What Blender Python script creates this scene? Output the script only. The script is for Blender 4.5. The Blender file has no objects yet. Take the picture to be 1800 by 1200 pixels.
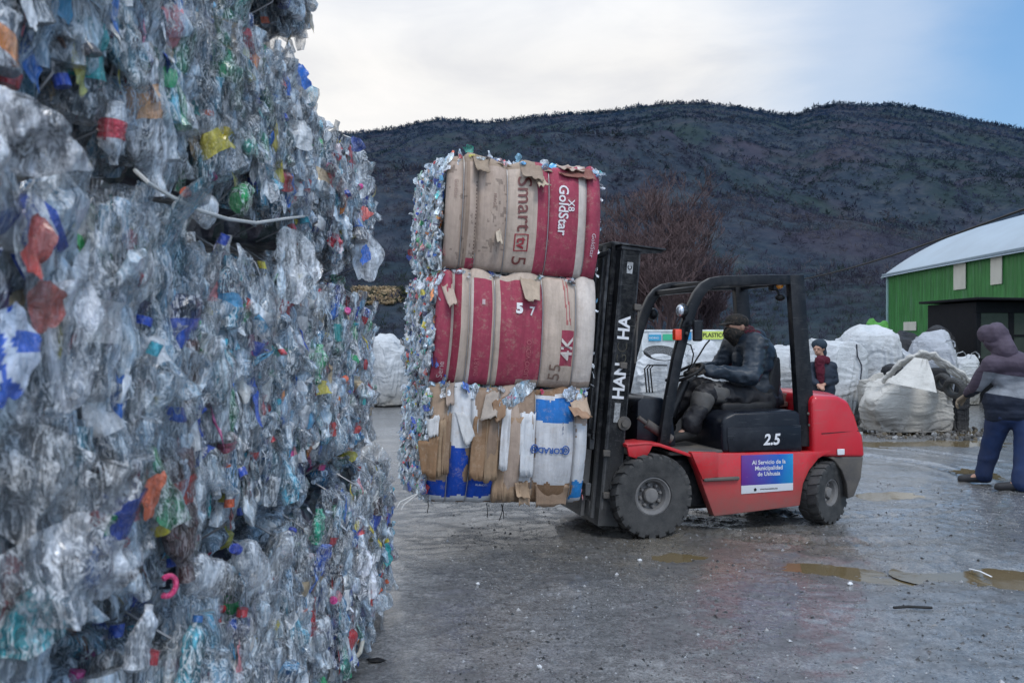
import bpy, bmesh, math, random
import numpy as np
from mathutils import Vector, Matrix, Euler

SC = bpy.context.scene
COL = SC.collection
R = math.radians
F, HX, HY, EYE = 1500.0, 900.0, 590.0, 1.6      # focal length in photo pixels, principal point, eye height


def W(px, py, D):
    """a point that stands D metres in front of the lens"""
    return Vector(((px - HX) / F * D, D, EYE + (HY - py) / F * D))


# ------------------------------------------------------------------ noise
def _h(i, j, k, seed):
    n = (i.astype(np.int64) * 374761393 + j.astype(np.int64) * 668265263 + k.astype(np.int64) * 1274126177 + seed * 974711) & 0xffffffff
    n = ((n ^ (n >> 13)) * 1274126177) & 0xffffffff
    n = n ^ (n >> 16)
    return (n & 0xffffff) / float(0xffffff) * 2 - 1


def vn(P, seed=0):
    P = np.asarray(P, float)
    I = np.floor(P).astype(np.int64)
    f = P - I
    f = f * f * (3 - 2 * f)
    i, j, k = I[..., 0], I[..., 1], I[..., 2]
    a, b, c = f[..., 0], f[..., 1], f[..., 2]
    def l(x, y, t): return x + (y - x) * t
    return l(l(l(_h(i, j, k, seed), _h(i + 1, j, k, seed), a), l(_h(i, j + 1, k, seed), _h(i + 1, j + 1, k, seed), a), b),
             l(l(_h(i, j, k + 1, seed), _h(i + 1, j, k + 1, seed), a), l(_h(i, j + 1, k + 1, seed), _h(i + 1, j + 1, k + 1, seed), a), b), c)


def fbm(P, seed=0, o=4, g=.5):
    P = np.asarray(P, float)
    s, a = 0, 1.0
    for q in range(o):
        s = s + a * vn(P * (2.03 ** q) + q * 17.3, seed + q)
        a *= g
    return s


# ------------------------------------------------------------------ objects
def tag(o, label=None, cat=None, group=None, kind=None):
    if label: o['label'] = label
    if cat: o['category'] = cat
    if group: o['group'] = group
    if kind: o['kind'] = kind
    return o


def empty(name, loc=(0, 0, 0), rz=0, label=None, cat=None, group=None):
    o = bpy.data.objects.new(name, None)
    o.empty_display_size = .1
    COL.objects.link(o)
    o.location = loc
    o.rotation_euler = (0, 0, rz)
    return tag(o, label, cat, group)


class MB:
    """collects geometry and links it as ONE mesh object"""
    def __init__(s):
        s.v = []; s.f = []; s.c = []; s.m = []; s.n = 0

    def add(s, verts, faces, col=None, mi=0):
        verts = np.asarray(verts, float).reshape(-1, 3)
        s.v.append(verts)
        n = s.n
        s.f.extend([tuple(i + n for i in f) for f in faces])
        s.n += len(verts)
        k = len(faces)
        if isinstance(mi, int): s.m.extend([mi] * k)
        else: s.m.extend(mi)
        if col is None: s.c.extend([(1, 1, 1, 1)] * k)
        elif isinstance(col, tuple): s.c.extend([col if len(col) == 4 else col + (1,)] * k)
        else: s.c.extend(col)
        return s

    def bm(s, bm, M=None, col=None, mi=0):
        bm.verts.index_update()
        vs = [(M @ v.co if M else v.co)[:] for v in bm.verts]
        fs = [[v.index for v in f.verts] for f in bm.faces]
        bm.free()
        return s.add(vs, fs, col, mi)

    def box(s, a, b, bev=.006, M=None, col=None, mi=0, seg=1):
        bm = bmesh.new()
        bmesh.ops.create_cube(bm, size=1)
        a, b = Vector(a), Vector(b)
        for v in bm.verts:
            v.co = Vector(((a[i] + b[i]) / 2 + v.co[i] * (b[i] - a[i]) for i in range(3)))
        if bev:
            bmesh.ops.bevel(bm, geom=bm.edges[:], offset=min(bev, .45 * min(abs(b[i] - a[i]) for i in range(3))), segments=seg, affect='EDGES', profile=.6)
        return s.bm(bm, M, col, mi)

    def prism(s, pts, y0, y1, bev=.01, M=None, col=None, mi=0, seg=2):
        """pts: (x, z) outline, extruded from y0 to y1"""
        bm = bmesh.new()
        a = [bm.verts.new((p[0], y0, p[1])) for p in pts]
        b = [bm.verts.new((p[0], y1, p[1])) for p in pts]
        n = len(pts)
        bm.faces.new(a); bm.faces.new(b[::-1])
        for i in range(n):
            bm.faces.new((a[i], b[i], b[(i + 1) % n], a[(i + 1) % n]))
        bmesh.ops.recalc_face_normals(bm, faces=bm.faces[:])
        if bev:
            es = [e for e in bm.edges if e.calc_face_angle(0) > R(25)]
            bmesh.ops.bevel(bm, geom=es, offset=bev, segments=seg, affect='EDGES', profile=.5)
        bmesh.ops.triangulate(bm, faces=[f for f in bm.faces if len(f.verts) > 4])
        return s.bm(bm, M, col, mi)

    def tube(s, pts, r, n=8, M=None, col=None, mi=0, caps=True, flat=None):
        pts = [Vector(p) for p in pts]
        rs = r if isinstance(r, (list, tuple)) else [r] * len(pts)
        V = []; fs = []
        up = Vector((0, 0, 1))
        prev = None
        for i, p in enumerate(pts):
            t = (pts[min(i + 1, len(pts) - 1)] - pts[max(i - 1, 0)]).normalized()
            if prev is None:
                x = t.cross(up if abs(t.z) < .95 else Vector((1, 0, 0))).normalized()
            else:
                x = (prev - t * prev.dot(t)).normalized()
            prev = x
            y = t.cross(x)
            for k in range(n):
                a = 2 * math.pi * k / n
                V.append(p + (x * math.cos(a) + y * math.sin(a) * (flat or 1)) * rs[i])
        for i in range(len(pts) - 1):
            for k in range(n):
                k2 = (k + 1) % n
                fs.append((i * n + k, i * n + k2, (i + 1) * n + k2, (i + 1) * n + k))
        if caps:
            fs.append(tuple(range(n))[::-1])
            fs.append(tuple((len(pts) - 1) * n + k for k in range(n)))
        if M: V = [M @ v for v in V]
        return s.add([v[:] for v in V], fs, col, mi)

    def lathe(s, prof, n=32, M=None, col=None, mi=0, closed=False):
        """prof: (radius, y) turned about the local y axis"""
        V = []; fs = []
        for r_, y in prof:
            for k in range(n):
                a = 2 * math.pi * k / n
                V.append(Vector((r_ * math.cos(a), y, r_ * math.sin(a))))
        m = len(prof)
        for i in range(m - (0 if closed else 1)):
            i2 = (i + 1) % m
            for k in range(n):
                k2 = (k + 1) % n
                fs.append((i * n + k, i2 * n + k, i2 * n + k2, i * n + k2))
        if M: V = [M @ v for v in V]
        return s.add([v[:] for v in V], fs, col, mi)

    def ball(s, c, r, M=None, col=None, mi=0, sub=2):
        bm = bmesh.new()
        bmesh.ops.create_icosphere(bm, subdivisions=sub, radius=1)
        r = r if isinstance(r, (tuple, list)) else (r, r, r)
        for v in bm.verts:
            v.co = Vector((c[0] + v.co.x * r[0], c[1] + v.co.y * r[1], c[2] + v.co.z * r[2]))
        return s.bm(bm, M, col, mi)

    def grid(s, nu, nv, fn, col=None, mi=0):
        """fn(u array, v array) -> points; col(u, v) -> rgba rows per face"""
        u, v = np.meshgrid(np.linspace(0, 1, nu + 1), np.linspace(0, 1, nv + 1), indexing='ij')
        P = np.asarray(fn(u.ravel(), v.ravel()))
        fs = []
        for i in range(nu):
            b = i * (nv + 1)
            for j in range(nv):
                fs.append((b + j, b + j + 1, b + nv + 1 + j + 1, b + nv + 1 + j))
        if callable(col):
            uc, vc = np.meshgrid((np.arange(nu) + .5) / nu, (np.arange(nv) + .5) / nv, indexing='ij')
            col = [tuple(r) for r in np.asarray(col(uc.ravel(), vc.ravel()))]
        return s.add(P, fs, col, mi)

    def build(s, name, mats, parent=None, smooth=True, sharp=38, use_col=False, loc=None):
        me = bpy.data.meshes.new(name)
        V = np.concatenate(s.v) if s.v else np.zeros((0, 3))
        me.from_pydata(V.tolist(), [], s.f)
        if not isinstance(mats, (list, tuple)): mats = [mats]
        for m in mats: me.materials.append(m)
        if len(mats) > 1: me.polygons.foreach_set('material_index', np.array(s.m, np.int32))
        if use_col:
            at = me.color_attributes.new('Col', 'FLOAT_COLOR', 'CORNER')
            tot = np.empty(len(me.polygons), np.int32)
            me.polygons.foreach_get('loop_total', tot)
            at.data.foreach_set('color', np.repeat(np.array(s.c, np.float32), tot, axis=0).ravel())
        me.polygons.foreach_set('use_smooth', np.full(len(me.polygons), bool(smooth)))
        if smooth and sharp: me.set_sharp_from_angle(angle=R(sharp))
        me.update()
        o = bpy.data.objects.new(name, me)
        COL.objects.link(o)
        if parent: o.parent = parent
        if loc is not None: o.location = loc
        return o


def evaluated(o):
    dg = bpy.context.evaluated_depsgraph_get()
    me = bpy.data.meshes.new_from_object(o.evaluated_get(dg), depsgraph=dg)
    return me


def organic(name, shapes, mat, parent=None, voxel=.012, smooth=4, wr=0, wf=(9, 9, 9), seed=0, fn=None):
    """joins tapered limbs and ellipsoids into one continuous skin.
    ('c', p0, p1, r0, r1) limb   ('e', centre, radii, euler) ellipsoid"""
    mb = MB()
    for sh in shapes:
        if sh[0] == 'c':
            p0, p1, r0, r1 = Vector(sh[1]), Vector(sh[2]), sh[3], sh[4]
            d = p1 - p0
            n = max(2, int(d.length / (min(r0, r1) * .5)) + 1)
            mb.tube([p0.lerp(p1, i / n) for i in range(n + 1)], [r0 + (r1 - r0) * i / n for i in range(n + 1)], n=14, flat=sh[5] if len(sh) > 5 else None)
            mb.ball(p0, r0 * .995); mb.ball(p1, r1 * .995)
        else:
            M = Matrix.Translation(sh[1]) @ (Euler(sh[3]).to_matrix().to_4x4() if len(sh) > 3 else Matrix())
            mb.ball((0, 0, 0), sh[2], M=M, sub=3)
    o = mb.build(name + '_raw', mat)
    m = o.modifiers.new('r', 'REMESH'); m.mode = 'VOXEL'; m.voxel_size = voxel; m.use_smooth_shade = True
    if smooth:
        k = o.modifiers.new('s', 'SMOOTH'); k.iterations = smooth; k.factor = .5
    me = evaluated(o)
    old = o.data
    bpy.data.objects.remove(o); bpy.data.meshes.remove(old)
    me.name = name
    n = len(me.vertices)
    co = np.empty(n * 3); me.vertices.foreach_get('co', co); co = co.reshape(-1, 3)
    no = np.empty(n * 3); me.vertex_normals.foreach_get('vector', no); no = no.reshape(-1, 3)
    if wr:
        w = fbm(co * np.array(wf), seed, 3)
        rd = 1 - np.abs(vn(co * np.array(wf) * 1.3 + 5, seed + 9)) * 2
        co = co + no * (w * .5 + rd * .5)[:, None] * wr
    if fn is not None: co = fn(co, no)
    me.vertices.foreach_set('co', co.ravel())
    me.polygons.foreach_set('use_smooth', np.ones(len(me.polygons), bool))
    me.update()
    if not me.materials: me.materials.append(mat)
    o = bpy.data.objects.new(name, me)
    COL.objects.link(o)
    if parent: o.parent = parent
    return o


def text_geo(body, size, align='CENTER', bold=0, sx=1.0):
    cu = bpy.data.curves.new('t', 'FONT')
    cu.body = body; cu.size = size; cu.align_x = align; cu.align_y = 'CENTER'; cu.offset = bold; cu.resolution_u = 3
    o = bpy.data.objects.new('t', cu); COL.objects.link(o)
    dg = bpy.context.evaluated_depsgraph_get(); dg.update()
    me = o.evaluated_get(dg).to_mesh()
    V = np.array([v.co[:] for v in me.vertices]).reshape(-1, 3)
    V[:, 0] *= sx
    fs = [tuple(p.vertices) for p in me.polygons]
    bpy.data.objects.remove(o); bpy.data.curves.remove(cu)
    return V, fs


# ------------------------------------------------------------------ materials
class NT:
    def __init__(s, name, world=False):
        if world:
            s.m = bpy.data.worlds.new(name)
        else:
            s.m = bpy.data.materials.new(name)
        s.m.use_nodes = True
        s.t = s.m.node_tree
        s.t.nodes.clear()

    def n(s, typ, **kw):
        nd = s.t.nodes.new('ShaderNode' + typ)
        ins = kw.pop('ins', {})
        for k, v in kw.items(): setattr(nd, k, v)
        for k, v in ins.items():
            if hasattr(v, 'bl_idname') and hasattr(v, 'links') or isinstance(v, bpy.types.NodeSocket):
                s.t.links.new(v, nd.inputs[k])
            else:
                nd.inputs[k].default_value = v
        return nd

    def noise(s, vec, scale, detail=6, rough=.6, dist=0):
        return s.n('TexNoise', ins={'Vector': vec, 'Scale': scale, 'Detail': detail, 'Roughness': rough, 'Distortion': dist}).outputs['Fac']

    def ramp(s, fac, stops, interp='LINEAR'):
        nd = s.n('ValToRGB', ins={'Fac': fac})
        cr = nd.color_ramp
        cr.interpolation = interp
        while len(cr.elements) < len(stops): cr.elements.new(.5)
        for e, (p, c) in zip(cr.elements, stops):
            e.position = p
            e.color = (c, c, c, 1) if isinstance(c, (int, float)) else tuple(c) + (1,) * (4 - len(c))
        return nd.outputs['Color']

    def mix(s, a, b, fac, mode='MIX'):
        nd = s.n('Mix', data_type='RGBA', blend_type=mode)
        for k, v in (('Factor', fac), ('A', a), ('B', b)):
            i = [q for q in nd.inputs if q.name == k and q.enabled and (q.type == ('VALUE' if k == 'Factor' else 'RGBA'))][0]
            if isinstance(v, bpy.types.NodeSocket): s.t.links.new(v, i)
            else: i.default_value = v if k == 'Factor' else (tuple(v) + (1,) * (4 - len(v)))
        return [q for q in nd.outputs if q.type == 'RGBA' and q.enabled][0]

    def math(s, op, a, b=0, c=None, clamp=False):
        nd = s.n('Math', operation=op, use_clamp=clamp)
        for i, v in enumerate((a, b) if c is None else (a, b, c)):
            if isinstance(v, bpy.types.NodeSocket): s.t.links.new(v, nd.inputs[i])
            else: nd.inputs[i].default_value = v
        return nd.outputs[0]

    def bump(s, h, strength, dist=.01, prev=None):
        ins = {'Height': h, 'Strength': strength, 'Distance': dist}
        if prev is not None: ins['Normal'] = prev
        return s.n('Bump', ins=ins).outputs[0]

    def out(s, sh):
        o = s.n('OutputMaterial'); s.t.links.new(sh, o.inputs[0]); return s.m


def objco(nt): return nt.n('TexCoord').outputs['Object']
def geoco(nt): return nt.n('NewGeometry').outputs['Position']


def pbr(name, base, rough=.5, metal=0, var=.18, dirt=None, damt=0, dscale=6, zd=None, bump=.2, bscale=60, spec=.5, use_col=False, coat=0, grunge=True, bd=.004):
    """painted, woven or rubbery surface with uneven colour, dirt in patches and dirt rising from below"""
    nt = NT(name)
    oc = objco(nt)
    n1 = nt.noise(oc, dscale, 8, .65)
    n2 = nt.noise(oc, bscale, 4, .6)
    c = nt.n('Attribute', attribute_name='Col').outputs['Color'] if use_col else None
    b = c if use_col else tuple(base)
    v = nt.ramp(n1, [(.25, 1 - var), (.75, 1 + var * .6)])
    b = nt.mix(b, v, 1.0, 'MULTIPLY')
    ro = nt.math('MULTIPLY_ADD', n1, .3, rough - .15, clamp=True)
    if dirt is not None:
        m = nt.ramp(nt.noise(oc, dscale * .7, 10, .72), [(.5 - damt * .3, 0), (.72 - damt * .25, 1)])
        m = nt.math('MULTIPLY', m, min(1, damt + .1))
        if zd is not None:
            z = nt.n('SeparateXYZ', ins={0: geoco(nt)}).outputs['Z']
            g = nt.n('MapRange', ins={'Value': z, 'From Min': zd[0], 'From Max': zd[1], 'To Min': 1.0, 'To Max': 0.0}).outputs[0]
            g = nt.math('MULTIPLY', g, nt.math('ADD', nt.noise(oc, dscale * 1.5, 9, .75), .35), clamp=True)
            m = nt.math('MAXIMUM', m, g)
            g2 = nt.n('MapRange', ins={'Value': z, 'From Min': zd[0], 'From Max': zd[1] + .55, 'To Min': 1.0, 'To Max': 0.0}).outputs[0]
            m = nt.math('MAXIMUM', m, nt.math('MULTIPLY', nt.ramp(nt.noise(oc, 75, 4, .7), [(.56, 0), (.64, 1)]), nt.math('MULTIPLY', g2, .8), clamp=True))
        sc_ = nt.ramp(nt.noise(nt.n('Mapping', ins={'Vector': oc, 'Rotation': (.3, .5, .2), 'Scale': (3, 20, 40)}).outputs[0], 2.2, 3, .5), [(.66, 0), (.69, 1)])
        m = nt.math('MAXIMUM', m, nt.math('MULTIPLY', sc_, .35))
        b = nt.mix(b, dirt, m)
        ro = nt.math('MULTIPLY_ADD', m, .35, ro, clamp=True)
    ins = {'Base Color': b, 'Roughness': ro, 'Metallic': metal, 'Specular IOR Level': spec, 'Coat Weight': coat}
    if bump: ins['Normal'] = nt.bump(n2, bump, bd)
    p = nt.n('BsdfPrincipled', ins=ins)
    return nt.out(p.outputs[0])


M = {}
DIRT = (.16, .14, .115)
M['red'] = pbr('red_paint', (.60, .012, .022), .38, var=.14, dirt=(.22, .13, .11), damt=.26, dscale=9, zd=(.10, .56), bump=.06, coat=.25)
M['red_clean'] = pbr('red_counterweight', (.58, .010, .022), .32, var=.1, dirt=(.25, .12, .11), damt=.12, dscale=5, bump=.12, bscale=18, coat=.4)
M['black'] = pbr('black_paint', (.006, .007, .010), .34, var=.3, dirt=(.12, .12, .12), damt=.12, dscale=9, bump=.08, spec=.28)
M['black_hood'] = pbr('black_hood', (.006, .008, .014), .30, var=.2, dirt=(.10, .11, .12), damt=.08, dscale=5, bump=.05, spec=.3)
M['mast'] = pbr('mast_steel', (.007, .008, .011), .36, var=.3, dirt=(.24, .24, .24), damt=.20, dscale=16, zd=(-.3, .9), bump=.3, bscale=50, spec=.3)
M['tyre'] = pbr('tyre_rubber', (.022, .022, .023), .6, var=.3, dirt=(.10, .098, .094), damt=.48, dscale=9, bump=.5, bscale=70)
M['rim'] = pbr('rim_steel', (.12, .12, .125), .6, var=.3, dirt=(.22, .21, .2), damt=.6, dscale=12, bump=.3)
M['grey_iron'] = pbr('grey_iron', (.07, .065, .065), .65, var=.3, dirt=DIRT, damt=.5, dscale=8, bump=.3)
M['chrome'] = pbr('bright_steel', (.55, .55, .57), .25, 1.0, dirt=DIRT, damt=.2)
M['rubber'] = pbr('black_rubber', (.008, .008, .009), .55, bump=.1, spec=.3)
M['vinyl'] = pbr('seat_vinyl', (.012, .012, .014), .5, bump=.2, dirt=(.1, .1, .1), damt=.2, spec=.3)
M['white_ink'] = pbr('white_ink', (.72, .72, .74), .5, var=.12, bump=0)
M['col'] = pbr('printed_surface', (1, 1, 1), .5, var=.06, bump=0, use_col=True)
M['orange_lens'] = pbr('orange_lens', (.85, .06, .015), .25, var=.05, bump=0, coat=.5)
M['amber_lens'] = pbr('amber_lens', (.95, .33, .02), .25, var=.05, bump=0, coat=.5)
M['lamp_glass'] = pbr('lamp_glass', (.6, .62, .66), .12, .6, var=.05, bump=0)
M['skin'] = pbr('skin', (.42, .23, .16), .5, var=.1, bump=.05)
M['wire'] = pbr('baling_wire', (.30, .30, .31), .4, .6, var=.3, bump=0)
M['strap'] = pbr('plastic_strap', (.62, .62, .60), .45, var=.15, bump=0)


def cloth(name, base, rough=.8, dirt=None, damt=0, var=.2, wet=False, use_col=False):
    return pbr(name, base, rough, var=var, dirt=dirt, damt=damt, dscale=5, bump=.35, bscale=28, spec=.3, use_col=use_col, bd=.01)


def plastic(name, tr=1.0):
    """thin crushed plastic: clear where the attribute alpha is low, printed where it is high"""
    nt = NT(name)
    at = nt.n('Attribute', attribute_name='Col')
    g = geoco(nt)
    a = nt.noise(g, 34, 5, .65, .6)
    b = nt.noise(g, 90, 3, .6, .3)
    v = nt.n('TexVoronoi', feature='DISTANCE_TO_EDGE', ins={'Vector': g, 'Scale': 34.0}).outputs['Distance']
    gs = nt.n('Mapping', ins={'Vector': g, 'Scale': (1, 1, .26)}).outputs[0]
    s1 = nt.noise(gs, 50, 5, .62, 1.2)
    s2 = nt.noise(gs, 21, 4, .6, .8)
    # white stress creases, doubling as painted highlights, and darker see-through hollows of crumpled PET
    cr = nt.ramp(nt.math('ABSOLUTE', nt.math('SUBTRACT', s1, .5)), [(.0, 1), (.055, 0)])
    tone = nt.ramp(s2, [(.33, .10), (.47, .52), (.60, 1.5)])
    clear = nt.ramp(at.outputs['Alpha'], [(.80, 1), (.93, .12)])
    col = nt.mix(at.outputs['Color'], nt.mix((1, 1, 1), tone, nt.math('MULTIPLY_ADD', clear, .75, .25)), 1.0, 'MULTIPLY')
    col = nt.mix(col, (.95, .97, 1.0), nt.math('MULTIPLY', nt.math('MULTIPLY', cr, clear), .85))
    nrm = nt.bump(s1, .9, .022)
    nrm = nt.bump(a, .6, .015, nrm)
    nrm = nt.bump(v, .4, .010, nrm)
    nrm = nt.bump(b, .2, .005, nrm)
    ro = nt.ramp(a, [(.3, .04), (.7, .22)])
    al = nt.math('ADD', at.outputs['Alpha'], nt.math('MULTIPLY', clear, nt.math('MULTIPLY_ADD', s2, 1.6, -.86)))
    al = nt.math('ADD', al, nt.math('MULTIPLY', nt.math('MULTIPLY', cr, clear), .4), clamp=True)
    p = nt.n('BsdfPrincipled', ins={'Base Color': col, 'Roughness': ro, 'Specular IOR Level': .8, 'Coat Weight': .6, 'Coat Roughness': .06,
                                    'Normal': nrm, 'Alpha': al})
    return nt.out(p.outputs[0])


M['pet'] = plastic('crushed_plastic')


def core_mat():
    nt = NT('compressed_plastic_core')
    g = geoco(nt)
    v = nt.n('TexVoronoi', ins={'Vector': nt.n('Mapping', ins={'Vector': g, 'Scale': (1, 1, .45)}).outputs[0], 'Scale': 17.0})
    k = nt.noise(g, 12, 8, .7)
    b = nt.ramp(k, [(.3, (.012, .015, .02)), (.5, (.09, .11, .13)), (.62, (.26, .29, .33)), (.8, (.5, .53, .57))])
    b = nt.mix(b, v.outputs['Color'], .05)
    nrm = nt.bump(v.outputs['Distance'], .8, .05)
    nrm = nt.bump(k, .8, .03, nrm)
    p = nt.n('BsdfPrincipled', ins={'Base Color': b, 'Roughness': .3, 'Normal': nrm})
    return nt.out(p.outputs[0])


M['core'] = core_mat()


def card_mat():
    nt = NT('corrugated_cardboard')
    at = nt.n('Attribute', attribute_name='Col')
    oc = objco(nt)
    n1 = nt.noise(oc, 5, 8, .68)
    st = nt.noise(nt.n('Mapping', ins={'Vector': oc, 'Scale': (26, 26, 1.6)}).outputs[0], 1.0, 5, .7)
    scuff = nt.ramp(nt.noise(oc, 15, 10, .85), [(.52, 0), (.64, 1)])
    b = nt.mix(at.outputs['Color'], nt.ramp(n1, [(.25, .74), (.7, 1.08)]), 1.0, 'MULTIPLY')
    b = nt.mix(b, nt.ramp(st, [(.3, .80), (.6, 1.05)]), 1.0, 'MULTIPLY')
    b = nt.mix(b, (.46, .36, .27), nt.math('MULTIPLY', scuff, .42))
    nrm = nt.bump(st, .35, .01)
    nrm = nt.bump(nt.noise(oc, 9, 5, .6), .5, .02, nrm)
    p = nt.n('BsdfPrincipled', ins={'Base Color': b, 'Roughness': .72, 'Normal': nrm, 'Specular IOR Level': .25})
    return nt.out(p.outputs[0])


M['card'] = card_mat()


def bag_mat(name, base, dirt, zlo, zhi):
    nt = NT(name)
    g = geoco(nt)
    oc = objco(nt)
    z = nt.n('SeparateXYZ', ins={0: g}).outputs['Z']
    n1 = nt.noise(oc, 3.2, 9, .7)
    dm = nt.n('MapRange', ins={'Value': z, 'From Min': zlo, 'From Max': zhi, 'To Min': 1.0, 'To Max': 0.0}).outputs[0]
    dm = nt.math('MULTIPLY', dm, nt.math('ADD', n1, .45), clamp=True)
    dm = nt.math('MAXIMUM', dm, nt.math('MULTIPLY', nt.ramp(nt.noise(oc, 2.2, 10, .75), [(.52, 0), (.75, 1)]), .55))
    b = nt.mix(nt.mix(base, nt.ramp(n1, [(.3, .86), (.7, 1.05)]), 1.0, 'MULTIPLY'), dirt, dm)
    fold = nt.noise(nt.n('Mapping', ins={'Vector': oc, 'Scale': (2.2, 2.2, 9)}).outputs[0], 2.4, 5, .58, 1.1)
    fold = nt.ramp(nt.math('ABSOLUTE', nt.math('SUBTRACT', fold, .5)), [(0, 1), (.16, 0)])
    nrm = nt.bump(fold, .40, .03)
    nrm = nt.bump(nt.noise(oc, 12, 6, .6, .8), .35, .025, nrm)
    nrm = nt.bump(nt.noise(oc, 60, 3), .15, .004, nrm)
    p = nt.n('BsdfPrincipled', ins={'Base Color': b, 'Roughness': .62, 'Normal': nrm, 'Specular IOR Level': .3})
    return nt.out(p.outputs[0])
# ------------------------------------------------------------------ camera, light, sky
cam = bpy.data.cameras.new('camera')
camo = bpy.data.objects.new('camera', cam)
COL.objects.link(camo)
camo.location = (0, 0, EYE)
camo.rotation_euler = (R(90) - 10 / F, 0, 0)
cam.sensor_width = 36
cam.lens = 36 * F / 1800
cam.clip_start = .05
cam.clip_end = 6000
cam.dof.use_dof = True
cam.dof.focus_distance = 6.6
cam.dof.aperture_fstop = 5.6
SC.camera = camo
SC.view_settings.view_transform = 'Standard'
SC.view_settings.look = 'None'
SC.view_settings.exposure = 0
SC.cycles.use_denoising = True
SC.cycles.max_bounces = 6
SC.cycles.diffuse_bounces = 3
SC.cycles.glossy_bounces = 3
SC.cycles.transmission_bounces = 3
SC.cycles.transparent_max_bounces = 6
SC.cycles.caustics_reflective = False
SC.cycles.caustics_refractive = False
SC.cycles.sample_clamp_indirect = 4

SUN_AZ, SUN_EL = R(148), R(56)      # azimuth measured from +Y towards +X
nt = NT('World', world=True)
SC.world = nt.m
sky = nt.n('TexSky', sky_type='NISHITA', sun_disc=False, sun_elevation=SUN_EL, sun_rotation=SUN_AZ, altitude=200, air_density=1.3, dust_density=1.0, ozone_density=2.0)
gv = nt.n('TexCoord').outputs['Generated']
sx = nt.n('SeparateXYZ', ins={0: gv})
# the cloud deck: thick to the left and ahead, thinning to clear blue on the right
cl = nt.noise(nt.n('Mapping', ins={'Vector': gv, 'Scale': (1, 1, 2.6)}).outputs[0], 2.2, 7, .58, .3)
side = nt.math('MULTIPLY_ADD', sx.outputs['X'], -2.3, 1.30)
cover = nt.math('ADD', side, nt.math('MULTIPLY_ADD', cl, .45, -.225))
back = nt.math('MULTIPLY_ADD', sx.outputs['Y'], -1.6, 0.0, clamp=True)
cover = nt.math('ADD', cover, back)
cover = nt.ramp(cover, [(.12, 0.0), (.50, .40), (.92, 1.0)], 'EASE')
shade = nt.noise(nt.n('Mapping', ins={'Vector': gv, 'Scale': (1, 1, 3.5)}).outputs[0], 3.0, 6, .55, .4)
cloudc = nt.ramp(shade, [(.32, (7.1, 7.2, 7.5)), (.5, (8.5, 8.45, 8.4)), (.68, (9.4, 9.2, 9.0))])
# cloud overhead and behind the viewer made brighter and bluer as added fill
dk = nt.math('MAXIMUM', nt.math('MULTIPLY_ADD', sx.outputs['Z'], 1.5, -.45, clamp=True), nt.math('MULTIPLY_ADD', sx.outputs['Y'], -1.2, .2, clamp=True))
cloudc = nt.mix(cloudc, (10.0, 12.2, 15.6), nt.math('MULTIPLY', dk, .9))
blue = nt.mix(sky.outputs[0], (2.0, 4.2, 7.6), .8)
zl = nt.math('MULTIPLY_ADD', sx.outputs['Z'], -3.2, 1.0, clamp=True)
blue = nt.mix(blue, (3.6, 5.7, 8.1), nt.math('MULTIPLY', zl, .75))
skyc = nt.mix(blue, cloudc, cover)
bg = nt.n('Background', ins={'Color': skyc, 'Strength': .11})
o_ = nt.n('OutputWorld'); nt.t.links.new(bg.outputs[0], o_.inputs[0])

sun = bpy.data.lights.new('sun', 'SUN')
sun.energy = 1.5; sun.angle = R(18); sun.color = (1, .96, .9)
suno = bpy.data.objects.new('sun', sun)
COL.objects.link(suno)
sd = Vector((math.sin(R(-150)) * math.cos(SUN_EL), math.cos(R(-150)) * math.cos(SUN_EL), math.sin(SUN_EL)))
sd = Vector((math.sin(SUN_AZ) * math.cos(SUN_EL), math.cos(SUN_AZ) * math.cos(SUN_EL), math.sin(SUN_EL)))
suno.rotation_euler = sd.to_track_quat('Z', 'Y').to_euler()

# ------------------------------------------------------------------ ground
PUD = [  # centre x, y, radius x, radius y, angle, depth
    (2.24, 5.93, .38, .15, -.30, .055), (3.42, 5.64, .50, .24, -.15, .06), (3.74, 8.55, .26, .16, .1, .045),
    (5.42, 9.9, .14, .34, .1, .04), (1.15, 6.18, .16, .10, .1, .035), (2.86, 5.72, .16, .06, .1, .035), (2.46, 5.62, .18, .06, -.3, .035),
    (5.6, 12.6, 1.3, .28, .05, .04), (2.1, 11.0, .8, .3, .1, .03), (6.5, 14.2, 1.6, .3, .0, .04), (-.6, 13.5, 1.0, .6, 0, .03), (7.6, 7.3, .7, .3, .2, .04), (3.4, 12.2, .6, .18, 0, .03)]


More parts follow.
